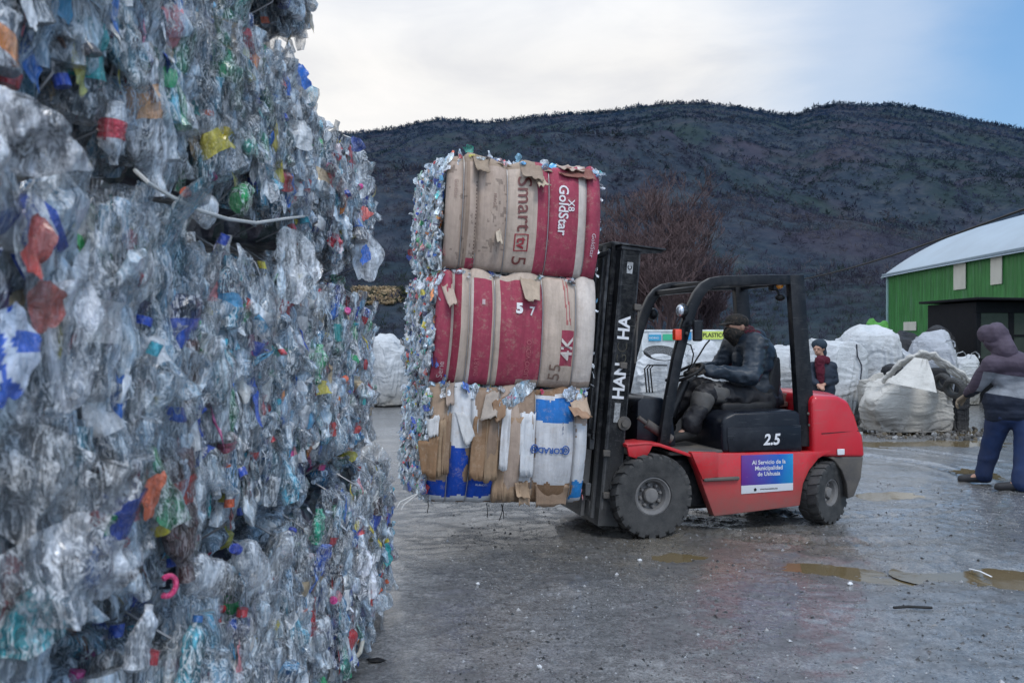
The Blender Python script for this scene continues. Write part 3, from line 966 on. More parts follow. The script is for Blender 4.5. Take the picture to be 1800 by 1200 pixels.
# (frame() rolls about the outward normal; tilt 0 puts the neck upwards)
BLUE = (.01, .05, .42); ORG = (.85, .13, .02)
CLR = ((.62, .68, .75), .5)
wall_bottle('b2', 305, 712, 120, .15, 1, tint=CLR, label=(.02, .10, .50), cap=BLUE, flat=.6, crum=.5)
wall_bottle('b2', 330, 640, 160, .1, 2, tint=((.10, .03, .02), .8), label=False, cap=ORG, flat=.55, crum=.6, Rb=.035)
wall_bottle('b2', 378, 690, 170, -.25, 3, tint=((.50, .60, .66), .6), label=False, cap=False, flat=.7, crum=.5, Rb=.05)
wall_bottle('b2', 345, 360, 90, -1.25, 4, tint=CLR, label=False, cap=ORG, flat=.7, crum=.4, Rb=.035)
wall_bottle('b2', 312, 905, 240, 3.05, 5, tint=((.085, .030, .028), .9), label=(.42, .03, .02), cap=False, flat=.55, crum=.5, Rb=.055)
wall_bottle('b1', 350, 1010, 120, -1.2, 6, tint=CLR, label=False, cap=(.72, .02, .03), flat=.8, crum=.5, Rb=.04)
wall_bottle('b1', 330, 1150, 130, .3, 7, tint=((.10, .45, .58), .75), label=False, cap=(.03, .2, .6), flat=.7, crum=.5)
wall_bottle('b1', 245, 1120, 110, .2, 8, tint=((.66, .72, .8), .6), label=False, cap=(.8, .82, .86), flat=.8, crum=.5)
wall_bottle('b3', 205, 235, 110, 3.1, 9, tint=CLR, label=(.55, .03, .05), cap=False, flat=.8, crum=.5)
wall_bottle('b3', 262, 215, 260, 2.8, 10, tint=((.70, .74, .80), .75), label=(.85, .42, .18), cap=False, flat=.5, crum=.6, Rb=.05)
wall_bottle('c3', 430, 345, 70, 1.1, 11, tint=((.02, .34, .08), .8), label=False, cap=False, flat=.6, crum=.6, Rb=.035)
wall_bottle('c3', 415, 90, 110, .1, 12, tint=((.55, .65, .75), .5), label=False, cap=False, flat=.7, crum=.6)
wall_bottle('a3', 55, 60, 160, .2, 13, tint=((.40, .46, .54), .7), label=(.9, .3, .05), cap=False, flat=.6)
wall_bottle('b1', 430, 985, 110, -.9, 14, tint=CLR, label=False, cap=(.02, .06, .5), flat=.8, crum=.5, Rb=.04)
wall_bottle('c2', 405, 515, 130, 0, 15, tint=((.10, .42, .62), .75), label=(.06, .35, .65), cap=False, flat=.7, crum=.5, Rb=.04)
wall_bottle('c2', 565, 640, 70, .2, 16, tint=((.05, .45, .18), .8), label=False, cap=False, flat=.6, Rb=.04)
wall_bottle('b2', 390, 650, 110, .1, 17, tint=((.05, .40, .55), .75), label=False, cap=False, flat=.6, Rb=.045)
wall_bottle('b2', 168, 560, 300, .05, 18, tint=((.5, .56, .64), .55), label=(.75, .76, .78), cap=False, flat=.5, Rb=.055)
wall_bottle('c2', 400, 790, 60, 3.1, 19, tint=((.6, .5, .5), .6), label=(.35, .03, .08), cap=ORG, flat=.6, Rb=.03)
wall_bottle('c1', 560, 925, 60, .1, 20, tint=((.03, .40, .24), .85), label=False, cap=False, flat=.5, Rb=.04)
wall_bottle('c1', 505, 960, 70, .9, 21, tint=CLR, label=False, cap=(.02, .05, .5), flat=.8, crum=.5, Rb=.04)
wall_bottle('b2', 200, 720, 190, .1, 22, tint=((.30, .36, .42), .6), label=False, cap=False, flat=.5, Rb=.06)
wall_bottle('b2', 165, 960, 150, .2, 23, tint=((.10, .18, .42), .75), label=False, cap=False, flat=.5, Rb=.045)
wall_bottle('b2', 185, 900, 90, .1, 24, tint=((.02, .35, .12), .8), label=False, cap=False, flat=.6, Rb=.03)
wall_bottle('b1', 60, 1080, 120, .1, 25, tint=((.05, .42, .50), .75), label=False, cap=False, flat=.6, Rb=.045)
wall_bottle('c2', 630, 430 + 200, 50, .1, 26, tint=((.2, .4, .6), .75), label=False, cap=False, flat=.6, Rb=.03)
wall_film('a3', 35, 205, .24, 190, .12, 31, (.80, .83, .90), .80, .10, 26, 1.3, -.45, 'white_plastic_bag')
wall_film('b2', 22, 620, .10, 180, .0, 32, (.02, .12, .66), .97, .10, 18, .8, -.5, mottle=(.62, .70, .85))
wall_film('b2', 80, 640, .20, 300, .05, 33, (.58, .60, .66), .62, .07, 20, .9, -.5, 'clear_plastic_bag')
wall_film('b2', 60, 860, .26, 230, .05, 34, (.30, .31, .32), .72, .085, 22, 1.2, -.5, 'clear_plastic_bag')
wall_film('b1', 95, 1010, .20, 190, -.2, 35, (.50, .53, .58), .65, .09, 18, 1.2, -.5, 'clear_plastic_bag')
wall_film('c3', 530, 240, .11, 52, 1.0, 36, (.84, .86, .88), 1, .09, 8, .4, -1.2)
wall_film('c3', 432, 128, .075, 44, 0, 37, (.85, .72, .10), 1, .05, 6, .3, -.6)
wall_film('c3', 428, 96, .055, 26, 0, 38, (.72, .70, .35), 1, .05, 5, .3, -.6)
wall_film('b3', 150, 105, .055, 130, .2, 39, (.70, .66, .16), .97, .04, 12, 1.3, -.5, mottle=(.25, .28, .32))
wall_film('b3', 168, 50, .06, 110, .3, 40, (.14, .04, .05), .97, .04, 8)
wall_film('c4', 512, 150, .05, 42, 0, 41, (.01, .12, .62), 1, .05, 6, .6, -1.0)
wall_film('c3', 535, 136, .06, 44, .1, 42, (.01, .14, .60), 1, .06, 6, .6, -1.2)
wall_film('c3', 478, 228, .05, 85, -.1, 43, (.60, .52, .08), 1, .05, 8, .5, -.8)
wall_film('c3', 470, 240, .05, 70, 0, 44, (.02, .16, .62), 1, .045, 6, .5, -.8)
wall_film('d3', 641, 445, .16, 95, .1, 45, (.78, .84, .92), .9, .09, 12, .7, -2.0, 'clear_plastic_bag')
wall_film('d3', 641, 448, .05, 36, .1, 46, (.02, .14, .62), 1, .105, 8, .4, -2.0)
wall_film('d3', 592, 425, .09, 36, 0, 47, (.70, .02, .05), 1, .05, 14, 1.2, -1.0, mottle=(.7, .6, .65))
wall_film('d3', 590, 268, .07, 30, 0, 48, (.66, .02, .05), 1, .05, 12, 1.2, -1.0, mottle=(.7, .6, .65))
wall_film('d3', 640, 375, .07, 26, 0, 49, (.85, .18, .16), 1, .07, 6, .8, -2.0)
wall_film('d3', 627, 255, .06, 28, 0, 50, (.02, .06, .30), 1, .08, 6, .8, -2.0)
wall_film('d3', 628, 320, .16, 60, -.5, 51, (.80, .85, .90), .75, .06, 8, .8, -2.0)
wall_film('c3', 508, 215 + 120, .05, 60, 0, 52, (.02, .14, .60), 1, .06, 6, .5, -.8)
wall_film('b2', 65, 430, .05, 110, .1, 53, (.45, .04, .02), .95, .12, 8, .9, -.4)
wall_film('b2', 85, 540, .06, 90, -.2, 54, (.50, .10, .07), .92, .10, 8, .9, -.4)
wall_film('b2', 268, 870, .03, 90, .15, 55, (.75, .16, .06), .95, .085, 6, .8, -.4)
wall_film('d1', 686, 975, .05, 40, 0, 56, (.03, .42, .45), 1, .07, 6, .8, -1.0)
wall_film('d1', 640, 1010, .22, 90, .1, 58, (.80, .82, .90), .72, .07, 14, 1.2, -1.0, 'clear_plastic_bag')
wall_film('c2', 498, 620 + 60, .03, 60, 0, 59, (.80, .30, .10), 1, .05, 5, .5, -.6)
wall_film('b2', 520, 130 + 340, .2, 130, -.5, 60, (.75, .78, .82), .6, .05, 14, 1, -.6)
# pink ring of a handle poking out
p, D = on_wall('b1', 288, 1030, .07)
rp = [p + Vector((math.cos(t) * .010, math.cos(t) * .016, math.sin(t) * .02)) for t in np.linspace(-2.2, 2.2, 14)]
MB().tube(rp, .006, 8, col=(.75, .02, .16, 1)).build('bottle_ring', M['pet'], ROOT['b1'], use_col=True)

# slack white strap lying across the joint of two rows
pts = []
for px, py, dx in ((238, 300, .02), (262, 322, .07), (300, 345, .085), (350, 370, .09), (400, 385, .09), (450, 392, .08), (505, 384, .07), (540, 380, .03)):
    x = XW + dx
    D = x / ((px - HX) / F)
    pts.append(W(px, py, D))
sm = []
for i in range(len(pts) - 1):
    for t in np.linspace(0, 1, 5)[:-1]: sm.append(pts[i].lerp(pts[i + 1], t))
sm.append(pts[-1])
o = MB().tube(sm, .0045, 6).build('strap', M['strap'])
tag(o, 'loose white strap hanging across the gap between two rows of bottle bales', 'strap')
# white hose loop at the foot of the wall
pts = [W(600, 1172, 3.9), W(615, 1165, 3.88), W(632, 1148, 3.9), W(637, 1128, 3.98), W(628, 1116, 4.05), W(612, 1112, 4.08)]
sm = []
for i in range(len(pts) - 1):
    for t in np.linspace(0, 1, 5)[:-1]: sm.append(pts[i].lerp(pts[i + 1], t))
o = MB().tube(sm, .010, 8).build('hose', pbr('cream_hose', (.55, .53, .46), .5, dirt=DIRT, damt=.3))
tag(o, 'cream hose loop poking out at the foot of the bottle bales', 'hose')
# ------------------------------------------------------------------ the truck's own frame
HEAD = R(16)
FC, FS = math.cos(HEAD), math.sin(HEAD)
FX, FY = .957, 7.257                      # point under the middle of the front axle


def FL(px, py, yl):
    """truck coordinates (x to the rear, y to the far side, z up) of a photo position lying on the plane y = yl"""
    u = (px - HX) / F
    x = (FX - yl * FS - u * (FY + yl * FC)) / (u * FS - FC)
    t = FY + x * FS + yl * FC
    return Vector((x, yl, EYE + (HY - py) / F * t))


def FP(pts, yl):
    return [(q.x, q.z) for q in (FL(a, b, yl) for a, b in pts)]


FM = Matrix.Translation((FX, FY, 0)) @ Matrix.Rotation(HEAD, 4, 'Z')
fork = empty('forklift', (FX, FY, 0), HEAD, 'red and black forklift carrying three bales, driven by a man in dark clothes', 'forklift')
T = lambda *a: Matrix.Translation(a)
NS = -.53                                # near side plane of the body

# --- chassis side panels, steps and fenders
mb = MB()
for sgn in (1, -1):
    y0, y1 = (NS, NS + .10) if sgn == 1 else (-NS - .10, -NS)
    mb.prism(FP([(1213, 797), (1300, 796), (1420, 794), (1466, 791), (1440, 806), (1424, 826), (1413, 850), (1407, 889), (1330, 899), (1256, 908), (1240, 865), (1228, 830)], NS), y0, y1, .012)
    # raised band along the top of the panel
    mb.prism(FP([(1213, 794), (1262, 795), (1262, 838), (1234, 843), (1222, 815)], NS), y0 - .018 * sgn, y1, .010)
# fender over the front wheel
prof = [(1102, 781), (1135, 777), (1160, 779), (1190, 789), (1216, 798)]
fp = FP(prof, NS)
for (y0, y1) in ((NS, -.30), (.30, -NS)):
    o = [(x, z) for x, z in fp] + [(x, z - .028) for x, z in fp[::-1]]
    mb.prism(o, y0, y1, .006)
fe = FP([(1102, 781), (1150, 778), (1140, 800), (1120, 806), (1106, 802)], NS)
mb.prism(fe, NS, NS + .03, .005)
mb.build('chassis', M['red'], fork)
# grey rub strip, tread plate and dark underframe
mb = MB()
a = FL(1236, 843, NS); b = FL(1298, 838, NS)
mb.box((a.x, NS - .03, a.z - .014), (b.x, NS + .02, a.z + .014), .008)
mb.build('step_edge', M['grey_iron'], fork)
mb = MB()
a = FL(1180, 798, NS); b = FL(1275, 790, NS)
mb.box((a.x, NS + .03, a.z - .02), (b.x, -NS - .03, a.z + .012), .01)
mb.build('floor_plate', M['grey_iron'], fork)
mb = MB()
mb.box((.05, -.38, .17), (1.95, .38, .62), .04)
mb.box((-.10, -.34, .20), (.30, .34, .50), .04)
mb.tube([(0, -.46, .335), (0, .46, .335)], .09, 14)
mb.tube([(1.65, -.36, .27), (1.65, .36, .27)], .06, 12)
mb.build('underframe', M['black'], fork)

# --- engine hood with a bevelled top edge
hp = FP([(1270, 796), (1269, 742), (1275, 733), (1292, 725), (1400, 721), (1409, 726), (1413, 795)], -.50)
mb = MB()
mb.prism(hp, -.50, .50, .03, seg=3)
q = FL(1278, 752, -.50); w = FL(1408, 748, -.50)
mb.prism([(q.x, q.z - .09), (q.x, q.z), (w.x, w.z + .005), (w.x, w.z - .19), (q.x + .02, q.z - .20)], -.508, -.45, .006)
mb.build('engine_hood', M['black_hood'], fork)
V, fs = text_geo('2.5', .125, bold=.004, sx=1.0)
c = FL(1358, 773, -.512)
V3 = np.stack([V[:, 0] + V[:, 1] * .18 + c.x, np.full(len(V), -.5115), V[:, 1] + c.z], -1)
MB().add(V3, fs).build('lettering', M['white_ink'], fork, smooth=False)
# front cowl
mb = MB()
cw = FP([(1119, 780), (1121, 705), (1130, 697), (1166, 699), (1182, 720), (1190, 785)], -.36)
mb.prism(cw, -.36, .36, .02)
mb.build('front_cowl', M['black_hood'], fork)
# control console, steering column and wheel
mb = MB()
ca = FL(1178, 730, -.05); cb = FL(1206, 668, -.05)
mb.tube([ca, cb], [.05, .035], 10)
mb.build('steering_column', M['black'], fork)
mb = MB()
ctr = FL(1206, 655, -.08)
dr = Matrix.Translation(ctr) @ Matrix.Rotation(R(-28), 4, 'Y')
ring = [dr @ Vector((.155 * math.cos(t), .155 * math.sin(t), 0)) for t in np.linspace(0, 2 * math.pi, 33)]
mb.tube(ring, .014, 8, caps=False)
for k in range(3):
    t = k * 2.094 + .4
    mb.tube([dr @ Vector((0, 0, -.02)), dr @ Vector((.15 * math.cos(t), .15 * math.sin(t), 0))], .009, 6)
mb.ball(dr @ Vector((0, 0, -.01)), .03)
mb.build('steering_wheel', M['rubber'], fork)
for k in range(3):
    mb = MB()
    p0 = FL(1186 + k * 5, 722, .0 + k * .07); p1 = FL(1172 + k * 6, 668, .0 + k * .07)
    mb.tube([p0, p0.lerp(p1, .6) + Vector((-.01, 0, 0)), p1], .006, 6); mb.ball(p1, .016)
    mb.build('control_lever', M['black'], fork)

# --- counterweight: rounded block narrowing to the rear
cwp = [(1427, 802), (1424, 700), (1430, 690), (1470, 691), (1488, 700), (1500, 725), (1508, 758), (1513, 764), (1517, 803)]
mb = MB()
prof = FP(cwp, -.50)


def cw_block(prof, y, bev):
    bm = bmesh.new()
    xs = [p[0] for p in prof]; x0, x1 = min(xs), max(xs)
    rings = []
    NY = 17
    for i in range(NY):
        s_ = -1 + 2 * i / (NY - 1)
        ring = []
        for x, z in prof:
            k = (x - x0) / (x1 - x0)
            pull = .10 * abs(s_) ** 3.2 * k          # plan view curve of the tail
            zz = z - .03 * abs(s_) ** 4 * (z > .85)
            ring.append(bm.verts.new((x + .10 * k * (1 - abs(s_) ** 3.2), s_ * y, zz)))
        rings.append(ring)
    n = len(prof)
    for i in range(NY - 1):
        for k in range(n):
            bm.faces.new((rings[i][k], rings[i + 1][k], rings[i + 1][(k + 1) % n], rings[i][(k + 1) % n]))
    bm.faces.new(rings[0][::-1]); bm.faces.new(rings[-1])
    bmesh.ops.recalc_face_normals(bm, faces=bm.faces[:])
    es = [e for e in bm.edges if e.calc_face_angle(0) > R(30)]
    bmesh.ops.bevel(bm, geom=es, offset=bev, segments=4, affect='EDGES', profile=.5)
    return bm


mb.bm(cw_block(prof, .525, .03))
mb.build('counterweight', M['red_clean'], fork)
# lower edge step
a = FL(1445, 762, -.53); b = FL(1514, 757, -.53)
MB().tube([(a.x, -.527, a.z), (b.x - .02, -.520, b.z)], .004, 6).build('counterweight_groove', M['rubber'], fork)
lo = FP([(1456, 803), (1516, 802), (1512, 840), (1500, 872), (1489, 876), (1487, 850), (1478, 826), (1466, 810)], -.50)
mb = MB(); mb.bm(cw_block(lo, .515, .012))
mb.build('rear_skirt', M['grey_iron'], fork)
c = FL(1478, 794, -.53)
MB().box((c.x - .035, -.540, c.z - .025), (c.x + .035, -.528, c.z + .025), .003).build('data_plate', M['white_ink'], fork)
# exhaust stub and gear behind the seat
mb = MB()
c = FL(1380, 700, -.1)
mb.box((c.x - .05, -.15, c.z - .06), (c.x + .04, -.03, c.z + .05), .01)
mb.box((c.x - .17, -.2, c.z - .07), (c.x - .03, .15, c.z - .02), .01)
mb.build('rear_bracket', pbr('rust_brown', (.10, .035, .03), .6, dirt=DIRT, damt=.3), fork)

# --- overhead guard
mb = MB()


def rail(pts, w, d, yl, mbx):
    """flat section rail of width w (in the side plane) and depth d"""
    ps = [Vector(FL(a, b, yl)) for a, b in pts]
    out = []; inn = []
    for i, p in enumerate(ps):
        t = (ps[min(i + 1, len(ps) - 1)] - ps[max(0, i - 1)]); t.y = 0; t.normalize()
        n = Vector((-t.z, 0, t.x))
        out.append(p + n * w / 2); inn.append(p - n * w / 2)
    o = [(p.x, p.z) for p in out] + [(p.x, p.z) for p in inn[::-1]]
    mbx.prism(o, yl, yl + d, .008, seg=2)


front = [(1168, 786), (1180, 700), (1193, 630), (1207, 575), (1219, 540), (1229, 518), (1239, 505), (1252, 497), (1268, 494)]
top = [(1268, 494), (1330, 492), (1412, 491)]
GY = -.47
rail(front + top[1:], .085, .06, GY, mb)
fpts = [FL(a, b, GY) for a, b in front + top[1:]]
# the far side frame is the same shape, mirrored across the truck
cache = []
for i, p in enumerate(fpts):
    t = (fpts[min(i + 1, len(fpts) - 1)] - fpts[max(0, i - 1)]); t.y = 0; t.normalize()
    n = Vector((-t.z, 0, t.x)); cache.append((p + n * .0425, p - n * .0425))
o = [(a.x, a.z) for a, b in cache] + [(b.x, b.z) for a, b in cache[::-1]]
mb.prism(o, .41, .47, .008, seg=2)
rl = FP([(1388, 484), (1413, 482), (1437, 785), (1407, 785)], GY)
mb.prism(rl, GY - .004, GY + .07, .01)
mb.prism([(x, z) for x, z in rl], .40, .474, .01)
za = FL(1268, 494, GY); zb = FL(1404, 491, GY)
for k in range(7):
    t = k / 6
    x = za.x + (zb.x - za.x) * t; z = za.z + (zb.z - za.z) * t
    mb.box((x - .014, -.42, z - .022), (x + .014, .42, z + .018), .004)
mb.box((zb.x - .03, -.42, zb.z - .04), (zb.x + .03, .42, zb.z + .034), .01)
q = FL(1241, 505, GY)
mb.box((q.x - .03, -.42, q.z - .03), (q.x + .03, .42, q.z + .02), .01)
mb.build('overhead_guard', M['black'], fork)
for (px, py) in ((1421, 727), (1423, 747), (1207, 586)):
    c = FL(px, py, GY - .01)
    MB().ball((c.x, c.y, c.z), (.014, .012, .014)).build('bolt', M['grey_iron'], fork)
# rain sheet edge on the far front corner
# --- lamps, mirror, beacon
c = FL(1199, 546, GY - .02)
hl = MB(); hl.ball((c.x - .01, c.y - .02, c.z), (.05, .06, .06)); hl.tube([c, c + Vector((.03, .02, -.07))], .014, 6)
h_ = hl.build('headlight', M['black'], fork)
MB().ball((c.x - .035, c.y - .035, c.z), (.034, .045, .048)).build('lens', M['lamp_glass'], h_)
c2 = FL(1147, 552, .49)
hl = MB(); hl.ball(c2, (.05, .06, .06)); hl.build('headlight', M['black'], fork)
c = FL(1191, 588, GY - .03)
MB().box((c.x - .035, c.y - .03, c.z - .045), (c.x + .025, c.y + .03, c.z + .045), .012, seg=2).build('indicator', M['orange_lens'], fork)
c = FL(1226, 581, GY - .10)
mm = MB(); mm.box((c.x - .04, c.y - .02, c.z - .085), (c.x + .04, c.y + .02, c.z + .085), .018, M=None, seg=3)
mm.tube([(c.x - .02, c.y + .01, c.z + .05), (c.x - .09, c.y + .07, c.z + .03)], .008, 6)
mm.build('mirror', M['black'], fork)
c = FL(1363, 504, GY + .10)
b_ = MB(); b_.box((c.x - .05, c.y - .04, c.z - .035), (c.x + .0, c.y + .04, c.z + .04), .01); bb = b_.build('rear_lamp', M['black'], fork)
MB().ball((c.x + .015, c.y - .02, c.z + .01), (.045, .04, .032)).build('lens', M['amber_lens'], bb)
c = FL(1371, 523, GY + .10)
MB().ball((c.x, c.y, c.z), (.045, .035, .030), M=None).tube([c + Vector((-.01, 0, .02)), c + Vector((-.03, 0, .07))], .01, 6).build('work_lamp', M['rubber'], fork)

# --- seat
mb = MB()
s0 = FL(1268, 727, -.22); s1 = FL(1362, 718, -.22)
mb.box((s0.x, -.24, s0.z), (s1.x, .24, s0.z + .10), .04, seg=3)
bk = FP([(1342, 722), (1352, 660), (1362, 628), (1372, 626), (1374, 660), (1368, 722)], -.2)
mb.prism(bk, -.21, .21, .03, seg=3)
mb.build('seat', M['vinyl'], fork)

# --- wheels
def wheel(rad, width, rimr, parent_loc, steer, lugs, boltn):
    w = empty('wheel', parent_loc); w.parent = fork; w.rotation_euler = (0, 0, steer)
    h = width / 2
    ty = MB()
    pr = [(rimr, -h * .72), (rimr * 1.05, -h * .88), (rad * .80, -h * 1.0), (rad * .90, -h * .98), (rad * .955, -h * .86), (rad * .965, -h * .4), (rad * .965, h * .4), (rad * .955, h * .86), (rad * .9, h * .98), (rad * .8, h), (rimr * 1.05, h * .88), (rimr, h * .72)]
    ty.lathe(pr, 64, closed=True)
    for side in (-1, 1):
        for k in range(lugs):
            a0 = 2 * math.pi * (k + (.5 if side > 0 else 0)) / lugs
            da = 2 * math.pi / lugs
            P = []
            for (fa_, ra, ya) in ((0, .875, 1.0), (.56, .875, 1.0), (.98, .90, .04), (.50, .90, .04)):
                pass
            # slanted block from the shoulder to the crown of the tread
            out = []
            for (t, y_, lo_, hi_) in ((0.0, 1.012, .86, .975), (.14, .86, .93, 1.0), (.36, .05, .95, 1.0)):
                for dt in (0, .60):
                    an = a0 + (t + dt) * da
                    for rr_ in (lo_, hi_):
                        out.append((rad * rr_ * math.cos(an), side * h * y_, rad * rr_ * math.sin(an)))
            f_ = []
            for s_ in range(2):
                b = s_ * 4
                # per section: 0 lo/dt0, 1 hi/dt0, 2 lo/dt1, 3 hi/dt1
                f_ += [(b + 1, b + 3, b + 7, b + 5), (b + 0, b + 1, b + 5, b + 4), (b + 3, b + 2, b + 6, b + 7)]
            f_ += [(0, 2, 3, 1), (8, 9, 11, 10)]
            ty.add(out, f_)
    ty.build('tyre', M['tyre'], w, sharp=30)
    rm = MB()
    rm.lathe([(rimr, -h * .72), (rimr * 1.02, -h * .80), (rimr * .95, -h * .83), (rimr * .88, -h * .70), (rimr * .80, -h * .62), (rimr * .70, -h * .18), (rimr * .62, -h * .10), (rimr * .3, -h * .10), (0.001, -h * .10)], 48)
    rm.lathe([(rimr, h * .72), (rimr * .9, h * .6), (rimr * .6, h * .1), (.001, h * .1)], 32)
    rm.lathe([(rimr * .42, -h * .1), (rimr * .40, -h * .5), (rimr * .34, -h * .62), (rimr * .16, -h * .66), (.001, -h * .66)], 32)
    rimo = rm.build('rim', M['rim'], w, sharp=30)
    for k in range(boltn):
        a = 2 * math.pi * k / boltn + .2
        bo = MB(); bo.lathe([(.016, -h * .12), (.016, -h * .34), (.009, -h * .46), (.001, -h * .46)], 6, M=T(rimr * .58 * math.cos(a), 0, rimr * .58 * math.sin(a)))
        bo.build('wheel_nut', M['rim'], w, smooth=False)
    return w


wheel(.335, .215, .150, (0, -.475, .335), 0, 22, 8)
wheel(.335, .215, .150, (0, .475, .335), 0, 22, 8)
wheel(.268, .19, .115, (1.65, -.43, .268), R(25), 20, 6)
wheel(.268, .19, .115, (1.65, .43, .268), R(25), 20, 6)

# --- the municipal label
la, lb = FL(1303, 800, NS), FL(1394, 797, NS)
lc, ld = FL(1303, 868, NS), FL(1394, 861, NS)
yy = NS - .006
nt = NT('printed_sign')
oc = objco(nt)
sp = nt.n('SeparateXYZ', ins={0: oc})
gx_ = nt.n('MapRange', ins={'Value': sp.outputs['X'], 'From Min': la.x, 'From Max': lb.x}).outputs[0]
gx_ = nt.math('ADD', gx_, nt.math('MULTIPLY_ADD', nt.noise(oc, 9, 3), .3, -.15))
c = nt.ramp(gx_, [(.0, (.12, .015, .22)), (.35, (.07, .05, .33)), (.7, (.01, .10, .42)), (1.0, (.01, .26, .52))])
zb_ = (la.z + lc.z) / 2 - .068
low = nt.math('LESS_THAN', sp.outputs['Z'], lc.z + .068 + .0)
c = nt.mix(c, (.72, .74, .78), low)
c = nt.mix(c, (.45, .40, .38), nt.ramp(nt.noise(oc, 25, 8, .75), [(.60, 0), (.8, .6)]))
p = nt.n('BsdfPrincipled', ins={'Base Color': c, 'Roughness': .4})
msg = nt.out(p.outputs[0])
sg = MB().prism([(la.x, la.z), (lb.x, lb.z), (ld.x, ld.z), (lc.x, lc.z)], yy, NS + .002, .0015)
sg = sg.build('sign', msg, fork)
cx_ = (la.x + lb.x) / 2
tops = la.z
for i, (tx, sz, zz) in enumerate((('Al Servicio de la', .048, .065), ('Municipalidad', .048, .113), ('de Ushuaia', .048, .161))):
    V, fs = text_geo(tx, sz, bold=.0009)
    V3 = np.stack([V[:, 0] + cx_ + .012, np.full(len(V), yy - .0015), V[:, 1] + tops - zz + .0], -1)
    MB().add(V3, fs).build('lettering', M['white_ink'], sg, smooth=False)
mb = MB()
for tx, sz, dx_ in (('MUNICIPALIDAD', .013, .00), ('USHUAIA', .017, .08)):
    V, fs = text_geo(tx, sz, bold=.0004)
    MB().add(np.stack([V[:, 0] + cx_ + dx_ - .02, np.full(len(V), yy - .0015), V[:, 1] + lc.z + .030], -1), fs).build('lettering', M['black'], sg, smooth=False)
mb.prism([(cx_ - .125, lc.z + .018), (cx_ - .105, lc.z + .018), (cx_ - .102, lc.z + .034), (cx_ - .115, lc.z + .046), (cx_ - .128, lc.z + .034)], yy - .002, yy, 0)
mb.build('crest', M['black'], sg, smooth=False)

# --- mast: tilted back, two-stage
MT = empty('mast', (-.375, 0, .12)); MT.parent = fork; MT.rotation_euler = (0, R(5.2), 0)
HM = 2.20
mb = MB()
for s_ in (-1, 1):
    ya, yb = sorted((s_ * .36, s_ * .45))
    mb.box((-.02, ya, -.02), (.125, ya + .022, HM), .004)          # web
    mb.box((-.02, yb - .022, -.02), (.125, yb, HM), .004) if False else None
    wy = -.45 if s_ < 0 else .428
    mb.box((-.045, wy, -.02), (.115, wy + .022, HM), .004)
    mb.box((-.045, min(s_ * .45, s_ * .36), -.02), (-.025, max(s_ * .45, s_ * .36), HM), .003)
    mb.box((.095, min(s_ * .45, s_ * .36), -.02), (.115, max(s_ * .45, s_ * .36), HM), .003)
mb.box((-.045, -.45, -.02), (.115, .45, .12), .006)
mb.box((.06, -.45, 1.55), (.13, .45, 1.65), .006)
mb.box((-.05, -.46, HM - .03), (.13, .46, HM + .0), .004)
mb.build('mast_rail', M['mast'], MT)
mb = MB()
for s_ in (-1, 1):
    y0, y1 = sorted((s_ * .28, s_ * .352))
    mb.box((-.085, y0, .02), (-.065, y1, HM + .03), .003)
    mb.box((-.085, (y0 if s_ < 0 else y1 - .02), .02), (.07, (y0 + .02 if s_ < 0 else y1), HM + .03), .003)
    mb.box((-.13, s_ * .25 - .02, .02), (-.095, s_ * .25 + .02, HM + .01), .003)
mb.box((-.09, -.35, HM - .02), (.06, .35, HM + .04), .006)
mb.box((-.09, -.35, .04), (.0, .35, .16), .006)
mb.build('inner_mast', M['mast'], MT)
mb = MB()
mb.box((-.06, -.475, HM + .002), (.33, -.30, HM + .016), .003)
mb.prism([(.30, HM - .02), (.33, HM + .0), (.33, HM + .016), (.12, HM + .014), (.10, HM - .05)], -.44, -.425, .002)
mb.build('top_plate', M['mast'], MT)
for y_ in (-.16, .16):
    mb = MB(); mb.tube([(.04, y_, .05), (.04, y_, 1.45)], .038, 14); o = mb.build('lift_cylinder', M['black'], MT)
    MB().tube([(.04, y_, 1.45), (.04, y_, HM)], .022, 12).build('piston_rod', M['chrome'], o)
    MB().box((-.12, y_ - .02, .3), (-.105, y_ + .02, HM - .03), .002).build('lift_chain', M['grey_iron'], MT)
for y_ in (-.07, .0, .06):
    MB().tube([(-.02, y_, .25), (-.03, y_ + .01, 1.2), (-.01, y_, HM - .1), (.02, y_, HM - .02)], .012, 8).build('hydraulic_hose', M['rubber'], MT)
# clamps and rollers along the near rail
mb = MB()
for z_, x_ in ((.22, .0), (.55, -.03), (1.25, .05), (1.72, .13)):
    mb.box((x_ - .03, -.475, z_ - .02), (x_ + .03, -.45, z_ + .03), .005)
mb.tube([(.10, -.47, .80), (.10, -.40, .80)], .055, 16)
mb.tube([(.10, -.49, .80), (.10, -.47, .80)], .03, 12)
mb.tube([(.14, -.46, 1.70), (.145, -.46, 1.45), (.15, -.46, 1.28)], .008, 6)
mb.build('mast_bracket', M['grey_iron'], MT)
